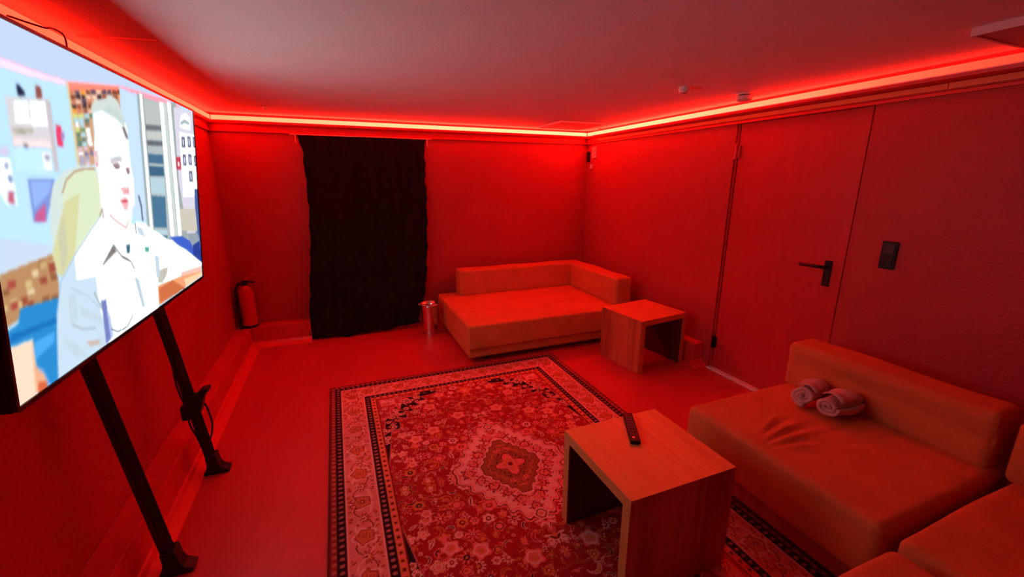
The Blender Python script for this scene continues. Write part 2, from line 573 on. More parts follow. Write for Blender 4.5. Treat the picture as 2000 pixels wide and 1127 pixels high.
# ------------------------------------------------------------------ persian rug: woven pattern computed point by point
def rug_pattern(W, H, step):
    nu, nv = int(W / step), int(H / step)
    u = np.linspace(0, W, nu + 1)
    v = np.linspace(0, H, nv + 1)
    U, V = np.meshgrid(u, v)
    cream, rose, orange = (.95, .42, .35), (.92, .17, .14), (.78, .19, .05)
    ground, navy, dark, brown = (.44, .016, .020), (.035, .012, .018), (.22, .010, .014), (.40, .10, .04)
    C = np.zeros(U.shape + (3,))
    C[:] = ground
    r_ = np.random.default_rng(11)

    def put(mask, c):
        C[mask] = c

    def stamp(cx, cy, r, kind, c1, c2, c3, rot=0.0):
        i0, i1 = max(0, int((cx - 1.5 * r) / step)), min(nu + 1, int((cx + 1.5 * r) / step) + 2)
        j0, j1 = max(0, int((cy - 1.5 * r) / step)), min(nv + 1, int((cy + 1.5 * r) / step) + 2)
        if i1 <= i0 or j1 <= j0:
            return
        x, y = U[j0:j1, i0:i1] - cx, V[j0:j1, i0:i1] - cy
        S = C[j0:j1, i0:i1]
        d = np.hypot(x, y) / r
        a = np.arctan2(y, x) + rot
        if kind == 'ring':
            S[d < .95 + .12 * np.cos(6 * a)] = c1
            S[d < .48] = c2
            S[d < .22] = c3
        elif kind == 'star':
            S[d < .68 + .38 * np.cos(8 * a)] = c1
            S[d < .42] = c2
            S[d < .2] = c3
        elif kind == 'rose':
            S[d < .9 + .15 * np.cos(5 * a)] = c1
            S[np.abs(d - .62 - .05 * np.cos(5 * a)) < .09] = c2
            S[d < .30] = c3
        elif kind == 'arc':
            xx, yy = x * math.cos(rot) + y * math.sin(rot), -x * math.sin(rot) + y * math.cos(rot)
            d1 = np.hypot(xx, yy) / r
            d2 = np.hypot(xx, yy - .42 * r) / r
            m1 = (d1 < 1) & (d2 > .82)
            S[m1] = c1
            S[(d1 < .86) & (d2 > .95)] = c2
        elif kind == 'leaf':
            xx, yy = x * math.cos(rot) + y * math.sin(rot), -x * math.sin(rot) + y * math.cos(rot)
            m1 = np.abs(yy) < .36 * r * (1 - (xx / r) ** 2)
            S[m1] = c1
            S[np.abs(yy) < .10 * r * (1 - (xx / r) ** 2)] = c2
        elif kind == 'fan':
            xx, yy = x * math.cos(rot) + y * math.sin(rot), -x * math.sin(rot) + y * math.cos(rot)
            a2 = np.arctan2(xx, yy)
            d1 = np.hypot(xx, yy) / r
            m1 = (np.abs(a2) < 1.9) & (d1 < .82 + .26 * np.cos(11 * a2))
            S[m1] = c1
            S[(np.abs(a2) < 1.6) & (d1 < .52)] = c2
            S[d1 < .27] = c3

    fu, fv = W - .315, H - .315          # field half-size
    # vines in the field
    for k in range(46):
        cx, cy, rr = r_.uniform(0, fu), r_.uniform(0, fv), r_.uniform(.05, .13)
        d = np.abs(np.hypot(U - cx, V - cy) - rr)
        a = np.arctan2(V - cy, U - cx)
        a0 = r_.uniform(-3, 3)
        put((d < .0026) & (np.cos(a - a0) > -.1), (.52, .09, .06))
    # field flowers on a jittered lattice
    pal = [cream, rose, orange, cream, rose]
    kinds = ['ring', 'rose', 'arc', 'star', 'leaf', 'arc', 'fan', 'rose', 'leaf']
    n = 0
    yy = 0.02
    while yy < fv:
        xx = 0.01 + (.03 if n % 2 else 0)
        while xx < fu:
            k = kinds[int(r_.integers(len(kinds)))]
            c1 = pal[int(r_.integers(5))]
            c2 = [ground, dark, navy, orange][int(r_.integers(4))]
            stamp(xx + r_.uniform(-.012, .012), yy + r_.uniform(-.012, .012), r_.uniform(.020, .038), k, c1, c2,
                  [cream, orange, rose][int(r_.integers(3))], r_.uniform(0, 6.28))
            xx += .066
        yy += .062
        n += 1
    for k in range(330):
        stamp(r_.uniform(0, fu), r_.uniform(0, fv), r_.uniform(.006, .011), ['leaf', 'ring'][k % 2],
              [rose, orange, cream][k % 3], ground, dark, r_.uniform(0, 6))
    for cx, cy, r in [(.53, .24, .035), (.30, .80, .045), (.52, .20, .03), (.14, .62, .05), (.34, .50, .048), (.46, .44, .045), (.2, .95, .04)]:
        stamp(cx, cy, r * 1.25, 'star', ground, ground, ground)
        stamp(cx, cy, r, 'rose', rose, cream, orange)
    stamp(0.0, .95, .05, 'rose', orange, rose, cream)
    # spandrels in the corners of the field
    a, b = np.maximum(fu - U, 0), np.maximum(fv - V, 0)
    ang = np.arctan2(b, a)
    s = (a / .47) ** .66 + (b / .70) ** .66 + .06 * np.cos(26 * ang)
    infield = (U < fu) & (V < fv)
    put(infield & (s < 1.10), (.60, .13, .10))
    put(infield & (s < 1.06), navy)
    put(infield & (s < .80), (.50, .05, .05))
    put(infield & (np.abs(s - .80) < .02), rose)
    for k in range(460):
        cx, cy = fu - r_.uniform(0.005, .46), fv - r_.uniform(.005, .70)
        sv = ((fu - cx) / .47) ** .66 + ((fv - cy) / .70) ** .66
        if .50 < sv < 1.03:
            stamp(cx, cy, r_.uniform(.009, .020), ['ring', 'rose', 'leaf'][k % 3], [cream, rose, rose][k % 3], dark, orange, r_.uniform(0, 6))
    put(infield & (a > .02) & (a < .13) & (b > .02) & (b < .12), rose)
    put(infield & (a > .03) & (a < .12) & (b > .03) & (b < .11), cream)
    for k in range(12):
        stamp(fu - r_.uniform(.035, .115), fv - r_.uniform(.035, .105), .013, 'arc', rose, dark, rose, r_.uniform(0, 6))
    # medallion
    q = (U / .325) ** 1.12 + (V / .46) ** 1.12
    an = np.arctan2(V / .46, U / .325)
    q = q + .055 * np.cos(26 * an)
    put(q < 1.08, rose)
    put(q < 1.05, dark)
    put(q < 1.02, cream)
    put((q < .99) & (q > .955), rose)
    for t in np.linspace(0.0, 1.0, 6):
        mx, my = .248 * (1 - t), .350 * t
        rr = .044 if int(round(t * 5)) % 2 == 0 else .034
        stamp(mx, my, rr * 1.12, 'star', dark, dark, dark, t * 3)
        stamp(mx, my, rr, 'rose', rose, dark, orange, t * 2)
        stamp(mx, my, rr * .42, 'star', orange, dark, cream)
    for k in range(70):
        t = r_.uniform(0, 1)
        w_ = r_.uniform(.70, 1.16)
        stamp(.248 * (1 - t) * w_, .350 * t * w_, r_.uniform(.006, .014), ['arc', 'leaf', 'ring'][k % 3],
              [rose, dark, (.86, .24, .20)][k % 3], rose, cream, r_.uniform(0, 6))
    for t in np.linspace(0.08, .92, 8):
        mx, my = .285 * (1 - t), .40 * t
        stamp(mx, my, .011, 'leaf', dark, rose, rose, t * 5)
        stamp(mx * .76, my * .76, .010, 'leaf', rose, dark, rose, t * 7)
    q2 = (U / .178) ** 1.15 + (V / .255) ** 1.15 + .05 * np.cos(20 * an)
    put(q2 < 1.06, cream)
    put(q2 < 1.0, dark)
    put(q2 < .96, brown)
    put((q2 < .74) & (q2 > .70), orange)
    for k in range(60):
        cx, cy = r_.uniform(0, .16), r_.uniform(0, .23)
        if (cx / .178) + (cy / .255) < .86:
            stamp(cx, cy, .012, ['leaf', 'arc', 'ring'][k % 3], [navy, orange, rose][k % 3], brown, dark, r_.uniform(0, 6))
    dd = np.hypot(U, V * .92)
    put(dd < .066 + .022 * np.cos(4 * np.arctan2(V, U)) + .006, dark)
    put(dd < .066 + .022 * np.cos(4 * np.arctan2(V, U)), rose)
    put(dd < .040 + .008 * np.cos(4 * np.arctan2(V, U)), orange)
    put(dd < .026, rose)
    put(dd < .014, dark)
    # pendants at both ends of the medallion
    stamp(0, .445, .052, 'star', cream, rose, dark)
    stamp(0, .405, .040, 'rose', cream, dark, orange)
    stamp(0, .545, .050, 'fan', cream, dark, orange, 0.0)
    # borders
    e = np.minimum(W - U, H - V)
    side = (W - U) < (H - V)
    t = np.where(side, V, U)
    put(e < .318, dark)
    put(e < .312, orange)
    put((e < .308) & (e > .282) & (np.cos(t * 2 * np.pi / .045) > .2), rose)
    put((e < .302) & (e > .288) & (np.cos(t * 2 * np.pi / .045 + 3.1) > .5), dark)
    put(e < .276, navy)
    put(((e - .258) ** 2 / .010 ** 2 + (1 - np.cos(t * 2 * np.pi / .034)) ** 2 / .75 < 1), (.50, .14, .12))
    put(e < .240, dark)
    put(e < .236, cream)
    put(e < .229, (.86, .24, .20))
    # main border: palmettes joined by a waving vine
    P = .232
    wave = .155 + .040 * np.sin(t * 2 * np.pi / P)
    put((np.abs(e - wave) < .0045) & (e < .226) & (e > .086), cream)
    put((np.abs(e - (.31 - wave)) < .003) & (e < .226) & (e > .086), dark)
    k = 0
    for L, horiz in ((H, False), (W, True)):
        tt = 0.0
        k = 0
        while tt < L - .03:
            ee = .155
            cx, cy = (tt, H - ee) if horiz else (W - ee, tt)
            if k % 2 == 0:
                stamp(cx, cy, .060, 'rose', cream, dark, rose)
                stamp(cx, cy, .047, 'rose', (.62, .09, .07), orange, dark)
                stamp(cx, cy, .026, 'star', orange, dark, cream)
            else:
                stamp(cx, cy, .036, 'fan', (.55, .06, .05), orange, navy, 0 if horiz else 1.57)
                stamp(cx, cy, .014, 'ring', cream, dark, rose)
            tt += P / 2
            k += 1
        for q_ in range(int(L / .006)):
            tt = r_.uniform(0, L)
            ee = r_.choice([r_.uniform(.092, .108), r_.uniform(.202, .220), r_.uniform(.11, .2)])
            cx, cy = (tt, H - ee) if horiz else (W - ee, tt)
            if (horiz and cx > W - .09) or (not horiz and cy > H - .09):
                continue
            stamp(cx, cy, r_.uniform(.006, .014), ['leaf', 'arc', 'ring'][q_ % 3], [(.50, .05, .05), cream, orange][q_ % 3], dark, rose, r_.uniform(0, 6))
    put(e < .084, cream)
    put(e < .078, dark)
    put(e < .074, navy)
    dots = np.cos(t * 2 * np.pi / .036)
    put((e - .056) ** 2 / .011 ** 2 + (1 - dots) ** 2 / .75 < 1, (.46, .12, .10))
    put(e < .036, (.30, .035, .03))
    put((e < .034) & (e > .014) & (np.cos(t * 2 * np.pi / .038) > .1), (.55, .12, .08))
    put(e < .010, (.16, .012, .014))
    return C


RX, RY, RW, RH, STEP = 0.795, 1.972, 0.960, 1.368, 0.0034
Q = rug_pattern(RW, RH, STEP)
full = np.concatenate([Q[:, :0:-1], Q], 1)
full = np.concatenate([full[:0:-1], full], 0)
nvv, nuu = full.shape[:2]
# slow fading of the dyes (abrash) and yarn-to-yarn variation
ab = 1 + .06 * np.sin(np.linspace(0, 23, nvv))[:, None, None] + .05 * rng.standard_normal((nvv, nuu, 1))
full = np.clip((full * .80 + .10 * np.roll(full, 1, 0) + .10 * np.roll(full, 1, 1)) * ab, 0, 1)
rug = thing('persian_rug', 'large red persian rug with cream floral border and lozenge medallion, lying on the floor', 'rug', (RX, RY, 0))
hgt = .0006 * rng.standard_normal((nvv, nuu)).clip(-1.5, 1.5)
color_grid('pile', (RX - RW, RY - RH, 0.010), (2 * RW, 0, 0), (0, 2 * RH, 0), nuu, nvv, full, M['rug'], rug, height=hgt)
M['binding'] = mat('rug_binding', (.20, .02, .02), .9)
MB().box(RX - RW - .004, RX + RW + .004, RY - RH - .004, RY + RH + .004, 0.0005, 0.0088).build('binding', M['binding'], rug, bevel=.003)
RZ = 0.011


# ------------------------------------------------------------------ sofas
def legs(t, pts, h):
    for x, y in pts:
        MB().lathe([(0.022, 0), (0.028, h)], (x, y, 0), 14).build('leg', M['foot'], t, smooth=False)


# daybed in the far right corner
db = thing('corner_daybed', 'low brown velour daybed with backrests on two sides, in the far right corner', 'sofa', (1.9, 4.0, 0))


def dimple(p, n):
    return (-0.006 * math.exp(-((p[0] - 1.9) ** 2 / .3 + (p[1] - 3.9) ** 2 / .12)) if n[2] > .7 else 0) + \
        0.0022 * math.sin(p[0] * 17 + 2 * math.sin(p[1] * 9)) * math.sin(p[1] * 13)


soft_block('seat', 0.972, 2.74, 3.385, 4.60, 0.125, 0.352, 0.026, M['fabric'], db, 26, dimple)
soft_block('seat_base', 0.978, 2.735, 3.395, 4.60, 0.048, 0.130, 0.014, M['fabric'], db, 14)
soft_block('backrest', 1.185, 2.74, 4.415, 4.605, 0.34, 0.628, 0.030, M['fabric'], db, 22, lambda p, n: .003 * math.sin(p[0] * 11))
soft_block('side_backrest', 2.550, 2.745, 3.475, 4.43, 0.34, 0.628, 0.030, M['fabric'], db, 22, lambda p, n: .003 * math.sin(p[1] * 11))
MB().tube([(0.980, 3.3835, .128), (2.73, 3.3835, .128)], .004, 8).build('piping', M['fabric_dark'], db)
MB().tube([(0.980, 3.392, .060), (2.73, 3.392, .060)], .004, 8).build('piping', M['fabric_dark'], db)
legs(db, [(1.16, 3.50), (2.6, 3.50), (1.16, 4.48), (2.6, 4.48)], .052)

# near sofa: three modules
def crease(p, n):
    if n[2] < .6:
        return .002 * math.sin(p[1] * 14)
    v = 0.0
    for (cx, cy, ang, L, wd, amp) in [(1.98, 1.245, .12, .15, .013, .009), (1.97, 1.212, .06, .16, .013, -.010), (1.96, 1.278, .22, .14, .013, -.008),
                                      (1.95, 1.178, -.02, .15, .014, .009), (1.93, 1.145, -.12, .13, .014, -.008), (1.95, 1.310, .34, .11, .014, .007),
                                      (1.93, 1.108, -.25, .12, .016, .007), (2.10, 1.07, -.35, .16, .022, -.006), (1.90, 1.06, -.40, .11, .018, -.005),
                                      (2.20, 1.14, -.10, .12, .025, -.006)]:
        dx, dy = p[0] - cx, p[1] - cy
        a_, b_ = dx * math.cos(ang) + dy * math.sin(ang), -dx * math.sin(ang) + dy * math.cos(ang)
        b_ += .35 * a_ * a_
        v += amp * math.exp(-(a_ / L) ** 2 - (b_ / wd) ** 2)
    v += .004 * math.sin(p[0] * 7 + 1) * math.sin(p[1] * 6)
    v -= .007 * math.exp(-((p[0] - 2.1) ** 2 + (p[1] - 1.1) ** 2) / .06)
    return v


sa = thing('sofa_module', 'brown velour sofa seat with backrest, the two rolled pink towels lying on it', 'sofa', (2.1, 1.12, 0), 'modules of the near brown sofa')
soft_block('seat', 1.690, 2.640, 0.668, 1.600, 0.130, 0.388, 0.036, M['fabric'], sa, 112, crease)
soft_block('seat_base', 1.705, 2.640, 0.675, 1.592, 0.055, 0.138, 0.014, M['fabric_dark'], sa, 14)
soft_block('backrest', 2.462, 2.668, 0.700, 1.618, 0.370, 0.648, 0.034, M['fabric'], sa, 48,
           lambda p, n: .004 * math.sin(p[1] * 9 + 4 * p[2]) + (-.013 * math.exp(-((p[2] - .545 + (1.5 - p[1]) * .03) / .022) ** 2) * min(1, max(0, (1.56 - p[1]) / .12)) + .006 * math.exp(-((p[2] - .60) / .02) ** 2) if n[0] < -.6 else 0))
legs(sa, [(1.82, .78), (1.82, 1.48), (2.54, .78), (2.54, 1.48)], .06)

sb = thing('sofa_module', 'brown velour sofa seat at the lower right edge, next to the one with towels', 'sofa', (2.1, 0.1, 0), 'modules of the near brown sofa')
soft_block('seat', 1.692, 2.640, -0.32, 0.632, 0.130, 0.390, 0.036, M['fabric'], sb, 30, lambda p, n: .003 * math.sin(p[0] * 8) * math.sin(p[1] * 7))
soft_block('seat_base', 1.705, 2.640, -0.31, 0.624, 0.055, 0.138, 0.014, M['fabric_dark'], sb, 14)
soft_block('backrest', 2.462, 2.668, -0.32, 0.655, 0.370, 0.648, 0.034, M['fabric'], sb, 20, lambda p, n: .004 * math.sin(p[1] * 9))
legs(sb, [(1.82, -.2), (1.82, .5), (2.54, -.2), (2.54, .5)], .06)

sc = thing('sofa_module', 'brown velour sofa block at the bottom edge, without a backrest, nearest the viewer', 'sofa', (1.2, 0.1, 0), 'modules of the near brown sofa')
soft_block('seat', 0.66, 1.612, -0.32, 0.606, 0.130, 0.415, 0.036, M['fabric'], sc, 30, lambda p, n: .003 * math.sin(p[0] * 8) * math.sin(p[1] * 7))
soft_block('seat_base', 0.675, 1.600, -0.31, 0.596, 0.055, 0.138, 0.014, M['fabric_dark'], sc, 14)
legs(sc, [(.8, -.2), (.8, .5), (1.48, -.2), (1.48, .5)], .06)


# ------------------------------------------------------------------ side tables (top and two side panels)
def table(label, cx, cy, w_, d_, h, th_, open_axis, rot, z0):
    t = thing('side_table', label, 'table', (cx, cy, z0), 'beech block side tables')
    x0, x1, y0, y1 = cx - w_ / 2, cx + w_ / 2, cy - d_ / 2, cy + d_ / 2
    e_ = .0012
    zt, zi = z0 + h, z0 + h - th_

    def mitred(a, axis, s0, s1):
        """board profiles meeting in a mitre along the outer edges"""
        top = [(a[0], zt), (a[1], zt), (a[1] - th_, zi), (a[0] + th_, zi)]
        lo = [(a[0], z0), (a[0] + th_, z0), (a[0] + th_, zi), (a[0], zt - .0004)]
        hi = [(a[1], z0), (a[1] - th_, z0), (a[1] - th_, zi), (a[1], zt - .0004)]
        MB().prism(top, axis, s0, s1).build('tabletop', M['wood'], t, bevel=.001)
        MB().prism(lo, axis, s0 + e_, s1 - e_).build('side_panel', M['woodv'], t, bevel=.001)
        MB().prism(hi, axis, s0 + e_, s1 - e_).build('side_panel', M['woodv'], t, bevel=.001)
    if open_axis == 'x':
        mitred((y0, y1), 'x', x0, x1)
        fx = [(x0 - .0006, x0 + .0016), (x1 - .0016, x1 + .0006)]
        for a0, a1 in fx:
            b_ = MB()
            b_.box(a0, a1, y0 + .001, y1 - .001, z0 + h - th_ + .0005, z0 + h - .0025)
            b_.box(a0, a1, y0 + .002, y0 + th_ - .001, z0 + .001, z0 + h - th_)
            b_.box(a0, a1, y1 - th_ + .001, y1 - .002, z0 + .001, z0 + h - th_)
            b_.build('edge_band', M['edge'], t)
    else:
        mitred((x0, x1), 'y', y0, y1)
        for a0, a1 in [(y0 - .0006, y0 + .0016), (y1 - .0016, y1 + .0006)]:
            b_ = MB()
            b_.box(x0 + .001, x1 - .001, a0, a1, z0 + h - th_ + .0005, z0 + h - .0025)
            b_.box(x0 + .002, x0 + th_ - .001, a0, a1, z0 + .001, z0 + h - th_)
            b_.box(x1 - th_ + .001, x1 - .002, a0, a1, z0 + .001, z0 + h - th_)
            b_.build('edge_band', M['edge'], t)
    g_ = .0012  # thin dark sheets added over the inner faces so the openings look near black
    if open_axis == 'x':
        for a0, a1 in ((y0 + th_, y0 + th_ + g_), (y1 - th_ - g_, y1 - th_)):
            MB().box(x0 + .004, x1 - .004, a0, a1, z0 + .002, z0 + h - th_ - .001).build('inner_dark_sheet', M['inner_dark'], t)
        MB().box(x0 + .004, x1 - .004, y0 + th_ + g_, y1 - th_ - g_, z0 + h - th_ - g_, z0 + h - th_).build('inner_dark_sheet', M['inner_dark'], t)
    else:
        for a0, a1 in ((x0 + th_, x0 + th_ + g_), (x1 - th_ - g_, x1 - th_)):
            MB().box(a0, a1, y0 + .004, y1 - .004, z0 + .002, z0 + h - th_ - .001).build('inner_dark_sheet', M['inner_dark'], t)
        MB().box(x0 + th_ + g_, x1 - th_ - g_, y0 + .004, y1 - .004, z0 + h - th_ - g_, z0 + h - th_).build('inner_dark_sheet', M['inner_dark'], t)
    t.rotation_euler.z = rot
    return t


table('beech side table standing on the rug, remote control on top', 1.127, 1.266, .506, .482, .470, .046, 'x', 0.0, RZ)
table('beech side table by the far daybed, nothing on its top', 2.470, 2.945, .535, .490, .465, .046, 'y', math.radians(7), 0.0)

# remote control
TZ = RZ + .470
rc = thing('remote_control', 'long black remote control lying askew on the near side table', 'remote', (1.157, 1.400, TZ))
soft_block('body', 1.157 - .0225, 1.157 + .0225, 1.400 - .118, 1.400 + .118, TZ + .0006, TZ + .018, .006, M['black'], rc, 8)
for r_i in range(7):
    for c_i in range(3):
        x, y = 1.157 + (c_i - 1) * .0125, 1.400 - .060 + r_i * .022
        MB().lathe([(.0042, 0), (.0038, .0016)], (x, y, TZ + .0178), 10).build('button', M['button'], rc)
MB().lathe([(.006, 0), (.0052, .0022)], (1.152, 1.400 - .092, TZ + .0178), 12).build('button', M['metal'], rc)['label'] = 'bright silver button'
rc.rotation_euler.z = -math.atan2(.110, .206)


# ------------------------------------------------------------------ rolled towels
def towel_roll(label, p0, p1, r, extra, seed):
    t = thing('rolled_towel', label, 'towel', tuple(p0), 'rolled towels on the sofa')
    p0, p1 = Vector(p0), Vector(p1)
    ax = (p1 - p0).normalized()
    L = (p1 - p0).length
    sd = ax.cross(Vector((0, 0, 1))).normalized()
    up = sd.cross(ax)
    turns, wd = 2.6, .0225
    n, m = 92, 16
    outer, inner = [], []
    rr = random.Random(seed)
    ph = rr.uniform(0, 6)
    vs, fs = [], []
    for j in range(m + 1):
        s = j / m
        for i in range(n + 1):
            k = i / n
            th_ = k * turns * 2 * math.pi + extra
            ra = .009 + (r - .009) * k
            sag = .03 * math.sin(4 * th_ + ph)
            bulge = 1 + .07 * math.sin(s * 7 + ph) + .05 * math.sin(2 * th_ + s * 5)
            tele = (.010 * math.sin(th_ * .9 + ph) + .008 * (1 - k)) * (1 if s < .5 else -1) * abs(2 * s - 1) ** 3
            for q_, side in ((ra, 0), (ra - wd * .82, 1)):
                R_ = max(.002, q_ * (1 + sag * k)) * bulge
                c = p0 + ax * (s * L + tele) + sd * (R_ * math.cos(th_)) + up * (R_ * .93 * math.sin(th_))
                vs.append(c)
    w2 = 2 * (n + 1)
    for j in range(m):
        for i in range(n):
            a = j * w2 + 2 * i
            fs.append((a, a + 2, a + w2 + 2, a + w2))
            fs.append((a + 1, a + w2 + 1, a + w2 + 3, a + 3))
        a = j * w2
        fs.append((a, a + w2, a + w2 + 1, a + 1))
        a = j * w2 + 2 * n
        fs.append((a, a + 1, a + w2 + 1, a + w2))
    for j in (0, m):
        for i in range(n):
            a = j * w2 + 2 * i
            fs.append((a, a + 1, a + 3, a + 2))
    MB().add(vs, fs).build('rolled_cloth', M['towel'], t, smooth=True)
    # loose corner folded over the top of the roll
    fl_ = MB()
    vs, fs = [], []
    for lay, off_ in ((0, .0015), (1, .008)):
        for j in range(9):
            for i in range(9):
                a_ = math.radians(35 + i * 12)
                s = .10 * L + .72 * L * j / 8 * (1 - .35 * i / 8)
                R_ = (r + off_) * (1 + .05 * math.sin(j * .8 + i * .5))
                vs.append(p0 + ax * s + sd * (R_ * math.cos(a_)) + up * (R_ * math.sin(a_) + .004 * math.sin(j * 1.3)))
    for lay in range(2):
        for j in range(8):
            for i in range(8):
                a = lay * 81 + j * 9 + i
                fs.append((a, a + 1, a + 10, a + 9))
    for j in range(8):
        fs += [(j * 9, j * 9 + 9, 81 + j * 9 + 9, 81 + j * 9), (j * 9 + 8, 81 + j * 9 + 8, 81 + j * 9 + 17, j * 9 + 17)]
        fs += [(j, 81 + j, 82 + j, j + 1), (72 + j, 73 + j, 154 + j, 153 + j)]
    fl_.add(vs, fs).build('folded_corner', M['towel'], t, smooth=True)
    return t


towel_roll('rolled pink towel on the sofa, the one nearer the backrest and farther back', (2.245, 1.352, .452), (2.455, 1.385, .452), .058, 1.2, 3)
towel_roll('rolled pink towel on the sofa, lying in front of the other roll', (2.245, 1.226, .457), (2.460, 1.212, .457), .063, 2.6, 5)

# ------------------------------------------------------------------ curtain over the doorway in the back wall
ct = thing('curtain', 'long black cloth curtain hanging on the back wall', 'curtain', (.32, 4.62, 0))


def interp(z, tab):
    for (z1, a1), (z0_, a0) in zip(tab[:-1], tab[1:]):
        if z >= z0_:
            f_ = (z - z0_) / (z1 - z0_)
            return a0 + (a1 - a0) * f_
    return tab[-1][1]


left = [(1.985, -.262), (1.93, -.262), (1.86, -.240), (1.68, -.238), (1.35, -.238), (.957, -.262), (.55, -.31), (.1, -.355), (0, -.357)]
right = [(1.985, .918), (1.68, .905), (1.33, .905), (.9, .882), (.44, .842), (.1, .745), (0, .735)]
nx, nz = 90, 70
vs, fs = [], []
for side in (0, 1):
    for j in range(nz + 1):
        for i in range(nx + 1):
            s = i / nx
            zb = .012 + .022 * (1 - abs(2 * s - .3)) * 0 + .014 * abs(math.sin(s * 9)) + .05 * max(0, s - .35)
            z = 1.985 - (1.985 - zb) * j / nz
            x0, x1 = interp(z, left), interp(z, right)
            edge = .006 * math.sin(z * 23) + .004 * math.sin(z * 51)
            x = x0 + (x1 - x0) * s + edge * (1 if s > .5 else -.7) * abs(2 * s - 1) ** 2
            drop = (1.985 - z) / 1.985
            y = 4.652 - .105 * drop ** 1.3 - .035 * drop * math.sin(s * 3.1) \
                + .010 * math.sin(s * 34 + 1.2 * math.sin(z * 2)) * (.5 + .8 * drop) + .005 * math.sin(s * 71 + z * 3)
            vs.append((x, y + .003 * side, z))
    k = side * (nx + 1) * (nz + 1)
    for j in range(nz):
        for i in range(nx):
            a = k + j * (nx + 1) + i
            fs.append((a, a + 1, a + nx + 2, a + nx + 1) if side else (a, a + nx + 1, a + nx + 2, a + 1))
K = (nx + 1) * (nz + 1)
for j in range(nz):
    for i in (0, nx):
        a = j * (nx + 1) + i
        fs.append((a, a + nx + 1, a + nx + 1 + K, a + K))
for i in range(nx):
    for j in (0, nz):
        a = j * (nx + 1) + i
        fs.append((a, a + 1, a + 1 + K, a + K))
MB().add(vs, fs).build('cloth', M['curtain'], ct, smooth=True)
rod = thing('curtain_rod', 'thin pale rod with two small brackets holding the black curtain', 'curtain rod', (.32, 4.66, 1.99))
MB().tube([(-.335, 4.650, 1.992), (.985, 4.650, 1.992)], .006, 10).build('rod', M['metal'], rod, smooth=True)
for x in (-.285, .940):
    b = MB()
    b.tube([(x, 4.70, 1.975), (x, 4.655, 1.975), (x, 4.650, 1.990)], .005, 8)
    b.tube([(x, 4.650, 1.990), (x - .004, 4.640, 1.955), (x, 4.642, 1.925), (x + .006, 4.645, 1.915)], .004, 8)
    b.build('bracket', M['wirepink'], rod, smooth=True)

# ------------------------------------------------------------------ waste bin beside the daybed
bn = thing('waste_bin', 'small shiny metal waste bin between the black curtain and the daybed', 'bin', (.822, 4.33, 0))
MB().lathe([(.074, .010), (.080, .16), (.092, .30), (.098, .322), (.094, .322), (.086, .29), (.074, .16), (.068, .022)], (.822, 4.33, 0), 40, cap=False).build('bin_body', M['chrome'], bn, smooth=True)
MB().lathe([(.066, .0), (.078, .002), (.078, .020), (.070, .022)], (.822, 4.33, 0), 40).build('base_ring', M['chrome'], bn, smooth=False)
pr_ = MB()
pr_.tube([(.822 + .0985 * math.cos(t), 4.33 + .0985 * math.sin(t), .324) for t in np.linspace(0, 2 * math.pi, 41)], .005, 8)
pr_.build('rim', M['metal'], bn, smooth=True)
b = MB()
b.box(.722 - .012, .722 + .006, 4.32, 4.34, .316, .338)
b.build('hinge_tab', M['metal'], bn, bevel=.003)

# ------------------------------------------------------------------ fire extinguisher standing on the ledge
EX, EY, EZ = -.868, 4.610, .2005
ex = thing('fire_extinguisher', 'red fire extinguisher standing on the ledge in the far left corner', 'extinguisher', (EX, EY, EZ))
MB().lathe([(.060, 0), (.066, .004), (.067, .02), (.067, .33), (.060, .365), (.040, .392), (.022, .402), (.020, .415)], (EX, EY, EZ), 32).build('cylinder', M['ext'], ex, smooth=True)
MB().lathe([(.024, 0), (.026, .012), (.020, .04), (.014, .05)], (EX, EY, EZ + .412), 16).build('valve', M['black'], ex, smooth=True)
b = MB()
b.tube([(EX - .01, EY, EZ + .455), (EX + .045, EY - .02, EZ + .485), (EX + .095, EY - .04, EZ + .520)], .011, 4)
b.build('squeeze_handle', M['ext'], ex)
b = MB()
b.tube([(EX + .0, EY, EZ + .44), (EX + .05, EY - .02, EZ + .445), (EX + .09, EY - .035, EZ + .44)], .011, 4)
b.build('carry_handle', M['black'], ex)
b = MB()
b.tube([(EX - .01, EY - .01, EZ + .435), (EX - .045, EY - .04, EZ + .43), (EX - .068, EY - .055, EZ + .38), (EX - .070, EY - .058, EZ + .2),
        (EX - .066, EY - .055, EZ + .05)], .014, 10)
b.tube([(EX - .066, EY - .055, EZ + .05), (EX - .066, EY - .055, EZ + .005)], .012, 10, r1=.020)
b.build('hose', M['black'], ex, smooth=True)
MB().lathe([(.0675, .0), (.0685, .004), (.0685, .018), (.0675, .022)], (EX, EY, EZ), 32, cap=False).build('base_band', M['black'], ex, smooth=True)

# ------------------------------------------------------------------ television on a leaning floor stand
O = Vector((-.750, 1.3045, 1.0495))
Uv = Vector((.00487, .99999, -.0012)).normalized()
Vv = Vector((.0975, .0007, .9952))
Vv = (Vv - Uv * Uv.dot(Vv)).normalized()
Nv = Uv.cross(Vv)
SW, SH = 1.5792, .8883
tv = thing('television', 'large wall-sized television showing a man in a white shirt, at the left', 'television', tuple(O + Uv * SW / 2))


def tvp(u, v, n):
    return O + Uv * u + Vv * v + Nv * n


def tv_box(u0, u1, v0, v1, n0, n1):
    b_ = MB()
    vs_ = [tvp(u, v, n) for n in (n0, n1) for v in (v0, v1) for u in (u0, u1)]
    fs_ = [(0, 2, 3, 1), (4, 5, 7, 6), (0, 1, 5, 4), (2, 6, 7, 3), (0, 4, 6, 2), (1, 3, 7, 5)]
    return b_.add(vs_, fs_)


